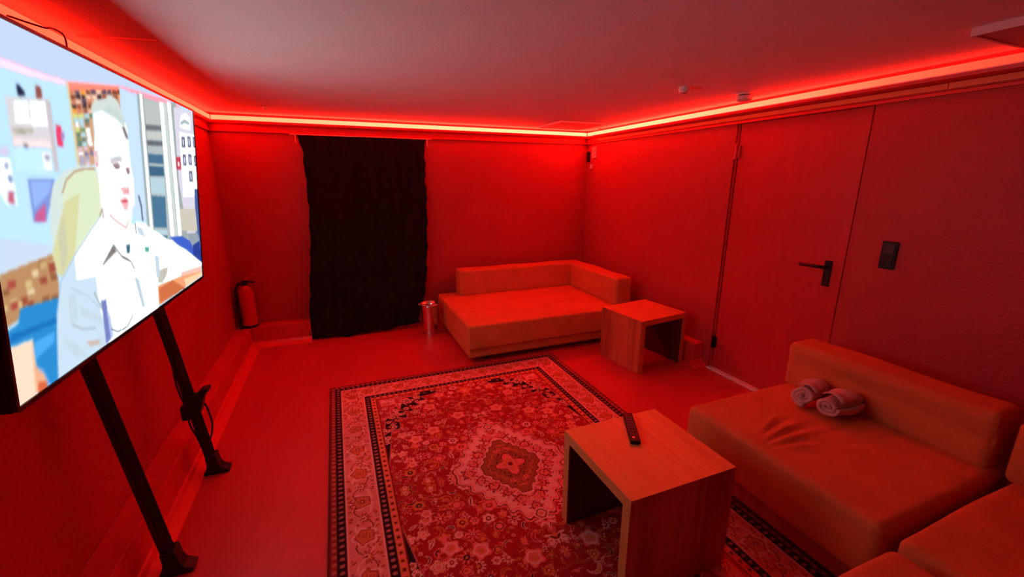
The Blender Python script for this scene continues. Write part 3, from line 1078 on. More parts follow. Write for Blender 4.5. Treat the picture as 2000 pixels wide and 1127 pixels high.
SCREEN_SHAPES = [
((182,200,226),[(0.025,1.049),(0.424,1.093),(1.033,1.007),(0.731,0.992),(0.459,0.965),(0.244,0.901),(0.146,0.894),(0.073,0.901),(-0.023,0.889)],0),
((250,180,210),[(-0.022,0.897),(0.073,0.902),(0.147,0.901),(0.244,0.907),(0.459,0.965),(0.731,0.997),(0.888,0.995),(0.727,0.962),(0.555,0.953),(0.456,0.937),(0.243,0.893),(0.145,0.884),(0.071,0.881),(-0.026,0.87)],0),
((245,150,165),[(0.454,0.963),(0.731,0.992),(0.888,0.995),(0.726,0.953),(0.576,0.944),(0.45,0.925)],0),
((205,200,205),[(0.071,0.809),(0.183,0.835),(0.184,0.625),(0.174,0.624),(0.169,0.693),(0.074,0.685)],0),
((190,180,185),[(0.171,0.833),(0.184,0.827),(0.184,0.625),(0.172,0.624)],0),
((205,220,222),[(0.089,0.806),(0.124,0.815),(0.122,0.751),(0.086,0.744)],0),
((208,222,225),[(0.128,0.816),(0.171,0.826),(0.17,0.754),(0.124,0.745)],0),
((180,175,165),[(0.079,0.736),(0.128,0.742),(0.127,0.726),(0.078,0.718)],0),
((222,205,205),[(0.077,0.712),(0.171,0.714),(0.172,0.693),(0.074,0.686)],0),
((150,150,130),[(0.09,0.729),(0.104,0.733),(0.108,0.722),(0.089,0.72)],0),
((90,80,85),[(0.099,0.694),(0.11,0.694),(0.108,0.687),(0.098,0.687)],0),
((175,212,240),[(0.075,0.683),(0.139,0.686),(0.141,0.623),(0.074,0.627)],0),
((205,208,225),[(0.141,0.68),(0.167,0.682),(0.166,0.627),(0.141,0.626)],0),
((110,110,110),[(0.151,0.667),(0.161,0.668),(0.159,0.661),(0.152,0.66)],0),
((35,35,62),[(0.102,0.847),(0.106,0.851),(0.118,0.836),(0.119,0.825),(0.101,0.82)],0),
((140,75,70),[(0.148,0.859),(0.155,0.864),(0.162,0.859),(0.163,0.831),(0.146,0.826)],0),
((225,60,95),[(0.191,0.765),(0.207,0.762),(0.207,0.7),(0.19,0.7)],0),
((160,130,180),[(0.204,0.743),(0.215,0.745),(0.213,0.723),(0.204,0.718)],0),
((200,190,220),[(0.046,0.681),(0.063,0.684),(0.062,0.662),(0.044,0.662)],0),
((205,215,235),[(0.042,0.653),(0.062,0.655),(0.065,0.534),(0.043,0.536),(0.032,0.568)],0),
((90,100,120),[(0.052,0.638),(0.056,0.639),(0.055,0.629),(0.051,0.629)],0),
((90,110,140),[(0.054,0.611),(0.061,0.606),(0.061,0.595),(0.054,0.597)],0),
((190,90,110),[(0.049,0.567),(0.06,0.567),(0.058,0.538),(0.047,0.541)],0),
((120,140,205),[(0.098,0.602),(0.168,0.601),(0.158,0.562),(0.13,0.479),(0.097,0.482)],0),
((140,170,230),[(0.104,0.595),(0.159,0.594),(0.15,0.563),(0.104,0.519)],0),
((190,90,140),[(0.107,0.508),(0.134,0.532),(0.129,0.48),(0.099,0.483)],0),
((196,150,120),[(0.24,0.902),(0.452,0.958),(0.486,0.763),(0.309,0.653),(0.245,0.644)],0),
((240,130,110),[(0.24,0.902),(0.452,0.958),(0.454,0.937),(0.331,0.907),(0.242,0.878)],0),
((200,120,90),[(0.248,0.88),(0.263,0.884),(0.262,0.872),(0.246,0.868)],0),
((120,60,40),[(0.249,0.866),(0.264,0.868),(0.265,0.858),(0.25,0.855)],0),
((200,120,90),[(0.25,0.852),(0.265,0.857),(0.265,0.844),(0.251,0.84)],0),
((60,45,50),[(0.249,0.838),(0.265,0.84),(0.266,0.829),(0.252,0.826)],0),
((240,150,60),[(0.25,0.824),(0.266,0.83),(0.264,0.814),(0.253,0.812)],0),
((200,215,120),[(0.25,0.809),(0.266,0.812),(0.267,0.8),(0.251,0.797)],0),
((160,205,220),[(0.251,0.795),(0.267,0.8),(0.269,0.785),(0.253,0.783)],0),
((225,235,235),[(0.255,0.781),(0.268,0.787),(0.266,0.77),(0.253,0.768)],0),
((200,215,120),[(0.255,0.766),(0.268,0.769),(0.267,0.755),(0.253,0.753)],0),
((90,120,110),[(0.254,0.751),(0.269,0.756),(0.267,0.74),(0.255,0.739)],0),
((110,140,90),[(0.252,0.736),(0.27,0.738),(0.268,0.725),(0.254,0.724)],0),
((90,120,110),[(0.256,0.722),(0.271,0.726),(0.27,0.71),(0.252,0.709)],0),
((210,180,190),[(0.257,0.707),(0.271,0.709),(0.269,0.695),(0.255,0.694)],0),
((225,225,240),[(0.256,0.692),(0.272,0.693),(0.273,0.68),(0.253,0.679)],0),
((160,160,190),[(0.258,0.677),(0.273,0.679),(0.272,0.664),(0.258,0.664)],0),
((160,160,190),[(0.257,0.661),(0.273,0.665),(0.272,0.649),(0.254,0.648)],0),
((90,70,90),[(0.265,0.886),(0.282,0.888),(0.28,0.877),(0.267,0.874)],0),
((60,45,50),[(0.265,0.871),(0.283,0.878),(0.284,0.864),(0.269,0.86)],0),
((230,190,170),[(0.27,0.858),(0.283,0.86),(0.284,0.849),(0.265,0.844)],0),
((150,80,60),[(0.267,0.843),(0.284,0.848),(0.282,0.833),(0.268,0.83)],0),
((200,120,90),[(0.269,0.828),(0.285,0.836),(0.282,0.818),(0.267,0.815)],0),
((200,215,120),[(0.273,0.815),(0.286,0.817),(0.285,0.804),(0.268,0.801)],0),
((160,205,220),[(0.269,0.799),(0.287,0.805),(0.287,0.789),(0.271,0.787)],0),
((160,205,220),[(0.272,0.785),(0.287,0.787),(0.287,0.774),(0.27,0.771)],0),
((110,140,90),[(0.27,0.769),(0.288,0.772),(0.288,0.759),(0.271,0.757)],0),
((160,205,220),[(0.273,0.755),(0.289,0.759),(0.287,0.743),(0.269,0.741)],0),
((90,120,110),[(0.273,0.739),(0.289,0.741),(0.288,0.728),(0.271,0.726)],0),
((160,205,220),[(0.272,0.724),(0.29,0.728),(0.288,0.712),(0.272,0.711)],0),
((210,180,190),[(0.274,0.709),(0.291,0.713),(0.289,0.697),(0.277,0.696)],0),
((120,110,150),[(0.276,0.694),(0.291,0.692),(0.29,0.681),(0.277,0.681)],0),
((160,160,190),[(0.276,0.678),(0.293,0.682),(0.29,0.665),(0.278,0.665)],0),
((210,180,190),[(0.276,0.663),(0.293,0.663),(0.294,0.65),(0.277,0.65)],0),
((240,150,60),[(0.286,0.892),(0.302,0.899),(0.303,0.884),(0.287,0.88)],0),
((60,45,50),[(0.289,0.878),(0.302,0.88),(0.3,0.868),(0.289,0.866)],0),
((90,70,90),[(0.288,0.863),(0.304,0.87),(0.305,0.854),(0.284,0.85)],0),
((60,45,50),[(0.289,0.849),(0.304,0.855),(0.302,0.838),(0.288,0.836)],0),
((150,80,60),[(0.289,0.833),(0.305,0.838),(0.303,0.823),(0.29,0.821)],0),
((160,205,220),[(0.292,0.819),(0.306,0.825),(0.307,0.809),(0.287,0.805)],0),
((90,120,110),[(0.292,0.804),(0.306,0.807),(0.308,0.793),(0.288,0.79)],0),
((150,110,80),[(0.292,0.789),(0.307,0.79),(0.307,0.778),(0.292,0.776)],0),
((225,235,235),[(0.291,0.773),(0.308,0.779),(0.308,0.762),(0.289,0.76)],0),
((225,235,235),[(0.294,0.758),(0.309,0.76),(0.306,0.746),(0.291,0.745)],0),
((225,235,235),[(0.295,0.743),(0.31,0.746),(0.308,0.731),(0.29,0.729)],0),
((225,235,235),[(0.294,0.727),(0.311,0.731),(0.312,0.715),(0.293,0.714)],0),
((170,120,100),[(0.297,0.712),(0.311,0.714),(0.308,0.699),(0.297,0.698)],0),
((120,110,150),[(0.296,0.696),(0.312,0.698),(0.313,0.683),(0.296,0.683)],0),
((120,60,40),[(0.307,0.899),(0.322,0.901),(0.322,0.89),(0.308,0.886)],0),
((230,190,170),[(0.306,0.884),(0.323,0.887),(0.32,0.874),(0.308,0.871)],0),
((200,120,90),[(0.309,0.869),(0.324,0.875),(0.325,0.86),(0.305,0.855)],0),
((120,60,40),[(0.309,0.854),(0.325,0.861),(0.323,0.844),(0.308,0.841)],0),
((230,190,170),[(0.311,0.839),(0.326,0.842),(0.325,0.828),(0.308,0.825)],0),
((90,120,110),[(0.312,0.824),(0.327,0.828),(0.327,0.813),(0.312,0.811)],0),
((90,70,90),[(0.324,0.904),(0.344,0.913),(0.345,0.897),(0.326,0.892)],0),
((230,190,170),[(0.329,0.89),(0.345,0.895),(0.346,0.881),(0.327,0.877)],0),
((230,190,170),[(0.349,0.912),(0.366,0.918),(0.363,0.902),(0.349,0.899)],0),
((60,45,50),[(0.352,0.897),(0.367,0.903),(0.366,0.887),(0.349,0.883)],0),
((90,70,90),[(0.373,0.92),(0.39,0.927),(0.391,0.911),(0.369,0.905)],0),
((150,80,60),[(0.373,0.904),(0.39,0.908),(0.392,0.895),(0.368,0.888)],0),
((90,70,90),[(0.397,0.927),(0.414,0.935),(0.414,0.918),(0.392,0.912)],0),
((60,45,50),[(0.398,0.911),(0.415,0.916),(0.414,0.901),(0.397,0.897)],0),
((120,60,40),[(0.421,0.935),(0.439,0.939),(0.442,0.926),(0.416,0.919)],0),
((150,80,60),[(0.423,0.919),(0.441,0.923),(0.444,0.909),(0.416,0.902)],0),
((120,60,40),[(0.442,0.942),(0.466,0.95),(0.468,0.934),(0.442,0.927)],0),
((240,150,60),[(0.448,0.926),(0.468,0.934),(0.47,0.917),(0.445,0.911)],0),
((205,195,160),[(0.24,0.902),(0.247,0.903),(0.254,0.644),(0.245,0.644)],0),
((182,205,238),[(0.454,0.956),(0.556,0.96),(0.579,0.489),(0.583,0.316),(0.44,0.501)],0),
((165,175,178),[(0.566,0.956),(0.818,0.977),(1.008,0.975),(1.022,0.45),(1.041,0.212),(0.583,0.316)],0),
((175,180,178),[(0.58,0.938),(0.7,0.964),(0.697,0.867),(0.576,0.845)],0),
((105,108,112),[(0.576,0.842),(0.697,0.859),(0.696,0.837),(0.575,0.818)],0),
((185,188,185),[(0.575,0.813),(0.696,0.827),(0.695,0.794),(0.573,0.779)],0),
((95,100,106),[(0.573,0.775),(0.695,0.786),(0.694,0.764),(0.572,0.752)],0),
((70,105,135),[(0.57,0.716),(0.693,0.722),(0.692,0.679),(0.568,0.675)],0),
((60,95,125),[(0.568,0.663),(0.691,0.663),(0.69,0.62),(0.566,0.621)],0),
((170,195,205),[(0.565,0.613),(0.69,0.608),(0.688,0.531),(0.562,0.541)],0),
((70,110,140),[(0.562,0.533),(0.687,0.519),(0.683,0.364),(0.555,0.39)],0),
((170,200,210),[(0.555,0.38),(0.682,0.349),(0.682,0.332),(0.554,0.361)],0),
((55,100,125),[(0.554,0.357),(0.682,0.324),(0.678,0.188),(0.548,0.231)],0),
((150,165,165),[(0.548,0.962),(0.563,0.964),(0.561,0.227),(0.544,0.232)],0),
((225,235,232),[(0.563,0.966),(0.581,0.97),(0.58,0.221),(0.561,0.227)],0),
((150,160,160),[(0.581,0.972),(0.588,0.972),(0.588,0.219),(0.58,0.221)],0),
((222,230,225),[(0.695,0.97),(0.726,0.974),(0.744,0.171),(0.71,0.182)],0),
((190,200,195),[(0.729,0.979),(0.749,0.98),(0.77,0.163),(0.747,0.17)],0),
((215,232,235),[(0.756,0.987),(0.786,0.99),(0.811,0.151),(0.776,0.161)],0),
((150,160,158),[(0.79,0.996),(0.831,1.003),(0.862,0.135),(0.814,0.15)],0),
((205,200,215),[(0.81,0.975),(1.005,1.0),(1.011,0.451),(1.007,0.22),(0.873,0.25),(0.814,0.592)],0),
((235,240,245),[(0.86,0.913),(0.882,0.951),(0.92,0.969),(0.966,0.955),(0.964,0.889),(0.861,0.884)],0),
((160,175,180),[(0.864,0.912),(0.907,0.937),(0.957,0.931),(0.959,0.913),(0.904,0.912),(0.863,0.894)],0),
((235,242,250),[(0.85,0.854),(1.002,0.864),(1.002,0.504),(0.848,0.512)],0),
((90,95,120),[(0.865,0.835),(0.898,0.839),(0.898,0.779),(0.865,0.778)],0),
((200,205,220),[(0.874,0.825),(0.887,0.826),(0.888,0.79),(0.875,0.789)],0),
((90,95,120),[(0.925,0.847),(0.96,0.85),(0.96,0.789),(0.925,0.787)],0),
((200,205,220),[(0.935,0.836),(0.948,0.837),(0.95,0.8),(0.936,0.798)],0),
((90,95,120),[(0.984,0.854),(1.022,0.858),(1.023,0.794),(0.985,0.792)],0),
((200,205,220),[(0.995,0.843),(1.01,0.845),(1.012,0.806),(0.997,0.804)],0),
((90,95,120),[(0.866,0.741),(0.899,0.742),(0.899,0.682),(0.866,0.682)],0),
((200,205,220),[(0.876,0.73),(0.888,0.73),(0.89,0.693),(0.877,0.692)],0),
((90,95,120),[(0.922,0.748),(0.958,0.749),(0.958,0.687),(0.923,0.687)],0),
((200,205,220),[(0.933,0.737),(0.946,0.737),(0.948,0.699),(0.934,0.698)],0),
((90,95,120),[(0.984,0.747),(1.022,0.748),(1.023,0.683),(0.985,0.683)],0),
((200,205,220),[(0.995,0.735),(1.01,0.735),(1.011,0.695),(0.996,0.694)],0),
((90,95,120),[(0.921,0.654),(0.956,0.653),(0.957,0.59),(0.921,0.592)],0),
((200,205,220),[(0.931,0.642),(0.945,0.641),(0.946,0.602),(0.932,0.602)],0),
((185,60,75),[(0.801,0.72),(0.842,0.727),(0.844,0.656),(0.8,0.657)],0),
((240,220,220),[(0.815,0.698),(0.828,0.699),(0.829,0.675),(0.815,0.674)],0),
((70,90,150),[(0.969,0.549),(1.016,0.547),(1.007,0.22),(0.953,0.232)],0),
((190,185,170),[(0.801,0.448),(0.966,0.431),(0.976,0.29),(0.809,0.328)],0),
((60,90,190),[(0.695,0.314),(0.805,0.297),(1.006,0.183),(1.006,0.11),(0.839,0.199)],0),
((140,150,160),[(0.851,0.301),(0.975,0.283),(1.008,0.197),(0.913,0.206)],0),
((40,60,140),[(0.915,0.22),(0.997,0.229),(1.003,0.081),(0.908,0.16)],0),
((190,205,225),[(0.018,0.454),(0.131,0.409),(0.14,0.372),(0.036,0.366),(0.007,0.369)],0),
((175,130,90),[(0.006,0.363),(0.136,0.381),(0.142,0.285),(0.136,0.236),(0.036,0.256),(0.029,0.23),(0.004,0.223),(-0.017,0.264)],0),
((200,175,120),[(0.057,0.325),(0.073,0.325),(0.073,0.305),(0.057,0.306)],0),
((190,160,110),[(0.019,0.292),(0.033,0.291),(0.033,0.272),(0.019,0.273)],0),
((150,75,55),[(0.055,0.267),(0.071,0.266),(0.071,0.246),(0.055,0.247)],0),
((165,70,60),[(0.033,0.264),(0.048,0.263),(0.048,0.243),(0.033,0.244)],0),
((165,70,60),[(0.006,0.322),(0.02,0.322),(0.02,0.304),(0.006,0.304)],0),
((140,90,60),[(0.117,0.259),(0.136,0.258),(0.137,0.235),(0.118,0.237)],0),
((150,75,55),[(0.021,0.338),(0.035,0.338),(0.035,0.319),(0.021,0.319)],0),
((165,70,60),[(0.138,0.367),(0.157,0.368),(0.158,0.346),(0.138,0.345)],0),
((150,75,55),[(0.042,0.284),(0.057,0.284),(0.057,0.264),(0.042,0.265)],0),
((200,175,120),[(0.124,0.349),(0.143,0.349),(0.144,0.328),(0.125,0.327)],0),
((150,75,55),[(0.092,0.321),(0.11,0.322),(0.11,0.3),(0.093,0.301)],0),
((140,90,60),[(0.092,0.265),(0.11,0.263),(0.11,0.242),(0.092,0.244)],0),
((200,175,120),[(0.028,0.278),(0.043,0.277),(0.043,0.257),(0.028,0.258)],0),
((140,90,60),[(0.096,0.369),(0.113,0.37),(0.114,0.35),(0.096,0.349)],0),
((140,90,60),[(0.007,0.322),(0.021,0.322),(0.021,0.304),(0.007,0.304)],0),
((165,70,60),[(0.019,0.338),(0.033,0.338),(0.033,0.319),(0.019,0.319)],0),
((210,190,150),[(0.124,0.36),(0.142,0.361),(0.143,0.339),(0.124,0.338)],0),
((200,175,120),[(-0.003,0.283),(0.01,0.282),(0.01,0.263),(-0.003,0.264)],0),
((150,75,55),[(0.121,0.349),(0.139,0.349),(0.14,0.328),(0.121,0.327)],0),
((150,75,55),[(0.121,0.357),(0.14,0.358),(0.14,0.336),(0.122,0.336)],0),
((210,190,150),[(0.059,0.303),(0.075,0.303),(0.076,0.283),(0.059,0.284)],0),
((140,90,60),[(0.121,0.323),(0.14,0.323),(0.141,0.301),(0.122,0.302)],0),
((165,70,60),[(0.018,0.282),(0.033,0.282),(0.033,0.262),(0.018,0.263)],0),
((210,190,150),[(0.075,0.349),(0.092,0.349),(0.092,0.329),(0.076,0.329)],0),
((190,160,110),[(0.097,0.365),(0.114,0.366),(0.115,0.346),(0.097,0.345)],0),
((40,130,195),[(0.037,0.259),(0.135,0.245),(0.11,-0.003),(0.072,-0.009),(0.054,0.08),(0.055,0.162),(-0.001,0.169),(-0.001,0.212),(0.028,0.22)],0),
((25,105,175),[(0.009,0.2),(0.128,0.187),(0.126,0.171),(0.044,0.179),(0.002,0.179)],0),
((70,160,225),[(0.058,0.149),(0.112,0.149),(0.108,0.117),(0.057,0.1)],0),
((110,160,220),[(0.054,0.08),(0.07,0.057),(0.085,-0.008),(0.074,-0.004)],0),
((235,205,180),[(-0.001,0.167),(0.055,0.158),(0.052,0.081),(0.046,-0.001),(0.002,-0.0)],0),
((225,165,130),[(0.052,0.153),(0.054,0.077),(0.071,0.039),(0.076,0.0),(0.044,0.001)],0),
((205,95,60),[(0.053,0.031),(0.073,0.017),(0.074,-0.001),(0.05,0.0)],0),
((198,212,206),[(0.146,0.527),(0.161,0.584),(0.199,0.628),(0.248,0.646),(0.309,0.647),(0.332,0.594),(0.335,0.428),(0.25,0.284),(0.178,0.273),(0.139,0.323),(0.137,0.435)],0),
((204,216,184),[(0.186,0.55),(0.207,0.606),(0.247,0.632),(0.307,0.638),(0.323,0.587),(0.323,0.463),(0.244,0.35),(0.178,0.321),(0.174,0.427)],0),
((175,135,105),[(0.187,0.561),(0.204,0.6),(0.233,0.626),(0.266,0.636),(0.307,0.638)],0.006),
((200,200,150),[(0.134,0.381),(0.19,0.532),(0.242,0.558),(0.203,0.362),(0.155,0.303),(0.143,0.315)],0),
((190,190,160),[(0.157,0.431),(0.182,0.497),(0.181,0.368),(0.155,0.303)],0),
((218,236,240),[(0.309,0.47),(0.403,0.39),(0.48,0.423),(0.533,0.405),(0.685,0.305),(0.84,0.212),(1.001,0.089),(0.999,0.023),(0.624,0.102),(0.58,0.091),(0.579,0.012),(0.557,-0.034),(0.105,-0.006),(0.124,0.193),(0.147,0.292),(0.203,0.362),(0.268,0.432)],0),
((188,208,224),[(0.147,0.292),(0.203,0.362),(0.303,0.418),(0.268,0.287),(0.27,0.151),(0.29,-0.001),(0.105,-0.006),(0.124,0.193)],0),
((232,238,246),[(0.202,0.355),(0.306,0.45),(0.338,0.385),(0.284,0.264),(0.2,0.279)],0),
((226,242,236),[(0.316,0.288),(0.359,0.345),(0.425,0.281),(0.454,0.204),(0.49,0.044),(0.335,0.017),(0.303,0.1)],0),
((240,240,238),[(0.531,0.385),(0.684,0.299),(0.84,0.205),(1.0,0.082),(0.99,0.049),(0.739,0.101),(0.593,0.131),(0.576,0.259)],0),
((230,180,165),[(0.74,0.107),(1.001,0.067),(0.997,0.031),(0.779,0.074)],0),
((120,110,105),[(0.302,0.294),(0.355,0.355),(0.371,0.315),(0.414,0.285),(0.43,0.266),(0.396,0.29),(0.362,0.327),(0.345,0.318)],0),
((150,175,215),[(0.308,0.466),(0.268,0.428),(0.202,0.358),(0.149,0.291),(0.126,0.193),(0.116,0.125),(0.105,-0.006)],0.004),
((110,100,105),[(0.302,0.296),(0.355,0.355),(0.387,0.304),(0.43,0.27),(0.447,0.231)],0.005),
((150,165,160),[(0.445,0.241),(0.46,0.141),(0.476,0.051)],0.003),
((90,90,100),[(0.306,0.044),(0.335,0.016),(0.38,0.01),(0.415,0.041)],0.004),
((165,175,190),[(0.168,0.14),(0.195,0.108),(0.243,0.084)],0.007),
((175,190,205),[(0.175,0.259),(0.224,0.214),(0.269,0.147)],0.006),
((150,155,150),[(0.254,0.209),(0.278,0.139)],0.006),
((185,180,170),[(0.599,0.174),(0.668,0.168),(0.655,0.132),(0.616,0.105),(0.584,0.118)],0),
((150,145,140),[(0.643,0.182),(0.626,0.119)],0.004),
((182,200,212),[(0.164,0.233),(0.187,0.238),(0.187,0.144),(0.161,0.144)],0),
((182,200,212),[(0.197,0.187),(0.266,0.119),(0.273,0.081),(0.2,0.153)],0),
((182,200,212),[(0.129,0.117),(0.167,0.077),(0.214,-0.011),(0.162,0.033)],0),
((182,200,212),[(0.44,0.199),(0.467,0.179),(0.49,0.044),(0.473,0.047)],0),
((182,200,212),[(0.576,0.259),(0.606,0.239),(0.604,0.15),(0.578,0.137)],0),
((182,200,212),[(0.479,0.409),(0.511,0.393),(0.526,0.345),(0.488,0.373)],0),
((182,200,212),[(0.248,0.051),(0.27,0.038),(0.271,0.002),(0.239,0.014)],0),
((190,170,160),[(0.204,0.058),(0.247,0.039),(0.258,0.019),(0.219,0.029)],0),
((110,120,180),[(0.277,0.169),(0.298,0.164),(0.302,0.009),(0.279,0.001)],0),
((170,185,220),[(0.295,0.139),(0.308,0.097),(0.313,0.012),(0.3,0.006)],0),
((60,95,110),[(0.414,0.341),(0.435,0.341),(0.43,0.304),(0.416,0.307)],0),
((70,150,140),[(0.518,0.305),(0.543,0.301),(0.54,0.279),(0.519,0.287)],0),
((225,150,105),[(0.582,0.102),(0.758,0.082),(1.0,0.03),(0.996,0.002),(0.578,0.007)],0),
((195,105,65),[(0.588,0.088),(0.697,0.086),(0.804,-0.001),(0.687,0.004),(0.588,0.014)],0),
((240,195,155),[(0.799,0.054),(0.999,0.026),(0.996,0.002),(0.816,0.001)],0),
((205,210,235),[(0.736,0.109),(0.781,0.097),(0.779,0.08),(0.738,0.094)],0),
((232,212,208),[(0.32,0.619),(0.451,0.594),(0.426,0.464),(0.411,0.422),(0.338,0.393),(0.316,0.464)],0),
((240,226,228),[(0.319,0.554),(0.483,0.547),(0.448,0.419),(0.426,0.385),(0.381,0.394),(0.329,0.48)],0),
((240,234,236),[(0.326,0.819),(0.319,0.847),(0.337,0.876),(0.4,0.901),(0.453,0.875),(0.476,0.797),(0.474,0.667),(0.485,0.593),(0.479,0.498),(0.424,0.449),(0.38,0.462),(0.337,0.51),(0.322,0.607),(0.314,0.688)],0),
((226,206,208),[(0.332,0.578),(0.474,0.585),(0.477,0.5),(0.438,0.434),(0.413,0.429),(0.369,0.475),(0.336,0.537)],0),
((203,217,221),[(0.321,0.806),(0.323,0.854),(0.366,0.878),(0.446,0.86),(0.476,0.797),(0.469,0.703),(0.371,0.661),(0.322,0.701)],0),
((194,206,200),[(0.32,0.83),(0.32,0.853),(0.344,0.879),(0.379,0.891),(0.402,0.914),(0.435,0.907),(0.453,0.875),(0.469,0.824),(0.427,0.842),(0.363,0.852)],0),
((184,198,194),[(0.363,0.852),(0.397,0.871),(0.43,0.869),(0.462,0.836),(0.468,0.809),(0.426,0.835)],0),
((120,95,95),[(0.451,0.806),(0.463,0.808),(0.477,0.768),(0.467,0.767)],0),
((220,196,196),[(0.312,0.7),(0.327,0.705),(0.333,0.677),(0.326,0.642),(0.312,0.644)],0),
((205,120,130),[(0.318,0.698),(0.32,0.683)],0.004),
((205,120,130),[(0.319,0.664),(0.32,0.651)],0.005),
((190,175,185),[(0.383,0.661),(0.394,0.679),(0.42,0.683),(0.433,0.665),(0.42,0.646)],0.004),
((130,105,115),[(0.391,0.658),(0.403,0.645),(0.416,0.648)],0.005),
((130,105,115),[(0.452,0.644),(0.46,0.626),(0.467,0.634)],0.005),
((190,175,185),[(0.45,0.662),(0.469,0.663)],0.004),
((150,125,135),[(0.387,0.658),(0.407,0.664),(0.424,0.66),(0.416,0.646),(0.399,0.642)],0),
((150,125,135),[(0.45,0.648),(0.469,0.651),(0.469,0.627),(0.455,0.624)],0),
((205,195,205),[(0.382,0.668),(0.399,0.684),(0.423,0.685),(0.434,0.67),(0.411,0.675)],0),
((225,150,160),[(0.421,0.562),(0.438,0.565),(0.45,0.55)],0.007),
((215,140,150),[(0.422,0.551),(0.453,0.568),(0.455,0.546),(0.436,0.547)],0),
((200,70,85),[(0.409,0.52),(0.433,0.524),(0.449,0.514),(0.431,0.509),(0.415,0.512)],0),
((240,170,180),[(0.417,0.507),(0.447,0.509),(0.438,0.484),(0.424,0.486)],0),
((234,210,212),[(0.335,0.62),(0.397,0.601),(0.4,0.552),(0.348,0.541)],0),
((195,190,195),[(0.377,0.674),(0.426,0.69),(0.443,0.683),(0.423,0.671),(0.383,0.661)],0),
((228,212,214),[(0.326,0.639),(0.346,0.62),(0.353,0.509),(0.38,0.462),(0.348,0.473),(0.331,0.555)],0),
((205,165,155),[(0.353,0.468),(0.386,0.438),(0.423,0.409),(0.437,0.43)],0.007),
((150,140,140),[(0.309,0.474),(0.322,0.497),(0.323,0.468)],0.006),
((70,75,85),[(0.509,0.527),(0.518,0.487),(0.519,0.432)],0.012),
((110,110,105),[(0.473,0.415),(0.475,0.38)],0.007),
]



def screen_picture(nu, nv):
    X, Y = np.meshgrid(np.linspace(0, 1, nu), np.linspace(0, 1, nv))
    img = np.zeros((nv, nu, 3))
    img[:] = (176, 212, 236)
    asp = SW / SH
    late = []
    for c, pts, wdt in SCREEN_SHAPES:
        us = [p[0] for p in pts]
        vs_ = [p[1] for p in pts]
        pad = wdt + .004
        i0, i1 = int(max(0, (min(us) - pad) * nu)), int(min(nu, (max(us) + pad) * nu + 2))
        j0, j1 = int(max(0, (min(vs_) - 2 * pad) * nv)), int(min(nv, (max(vs_) + 2 * pad) * nv + 2))
        if i1 <= i0 or j1 <= j0:
            continue
        x, y = X[j0:j1, i0:i1], Y[j0:j1, i0:i1]
        if wdt:
            mk = seg_dist(x * asp, y, [(a * asp, b_) for a, b_ in pts]) < wdt * .78
        else:
            mk = poly_mask(x, y, pts)
        if wdt:
            late.append((slice(j0, j1), slice(i0, i1), mk, c))
        else:
            img[j0:j1, i0:i1][mk] = c
    sm = img.copy()
    for it in range(6):
        if it == 4:
            for a_, b_, mk, c in late:
                sm[a_, b_][mk] = sm[a_, b_][mk] * .35 + np.array(c) * .65
        q_ = sm.copy()
        q_[1:-1, 1:-1] = (sm[1:-1, 1:-1] * 4 + sm[:-2, 1:-1] + sm[2:, 1:-1] + sm[1:-1, :-2] + sm[1:-1, 2:]) / 8
        sm = q_
    L_ = lin(sm)
    lum = L_.mean(2, keepdims=True)
    k_ = np.clip((lum - .64) / .22, 0, 1)
    return L_ * (1.28 + SCREEN_BOOST * k_)


SN = (520, 294)
color_grid('screen', tvp(0, 0, 0), Uv * SW, Vv * SH, SN[0], SN[1], screen_picture(*SN), M['screen'], tv)
bw = .009
b = tv_box(-bw, 0, -bw, SH + bw, -.006, .004)
b.add(tv_box(SW, SW + bw, -bw, SH + bw, -.006, .004).v, tv_box(0, 1, 0, 1, 0, 1).f)
b.add(tv_box(0, SW, -bw * 1.5, 0, -.006, .004).v, tv_box(0, 1, 0, 1, 0, 1).f)
b.add(tv_box(0, SW, SH, SH + bw, -.006, .004).v, tv_box(0, 1, 0, 1, 0, 1).f)
b.build('bezel', M['bezel'], tv)
tv_box(-bw, SW + bw, -bw * 1.5, SH + bw, -.030, -.006).build('back_cover', M['black'], tv, bevel=.003)
tv_box(.25, SW - .25, .06, SH * .62, -.058, -.030).build('electronics_housing', M['black'], tv, bevel=.010)

st = thing('television_stand', 'black two-legged floor stand leaning back under the television', 'stand', (-.76, 2.2, 0))
for y in (1.862, 2.540):
    p0, p1 = Vector((-.757, y, .03)), Vector((-.918, y, 1.46))
    leg = MB().tube([p0, p1], .0285, 4).build('leg', M['black_metal'], st, bevel=.004)
    f_ = MB()
    f_.prism([(-.050, 0), (.062, 0), (.070, .012), (.034, .034), (.022, .060), (.016, .115), (-.036, .115), (-.034, .060), (-.040, .034), (-.056, .010)], 'y', 0, 1)
    vs_ = [(-.748 + p, y + (a - .5) * .066, q) for p, a, q in f_.v]
    MB().add(vs_, f_.f).build('foot', M['black'], st, bevel=.004)
for z in (1.20, 1.40):
    x = -.757 - .161 * (z - .03) / 1.43
    MB().box(x - .015, x + .018, 1.80, 2.60, z - .02, z + .02).build('crossbar', M['black_metal'], st, bevel=.003)
    xb = -.75 + .1 / .905 * (z - 1.04) - .060
    for y in (1.93, 2.47):
        MB().box(x + .012, xb + .002, y - .02, y + .02, z - .018, z + .018).build('mounting_bracket', M['black_metal'], st, bevel=.002)

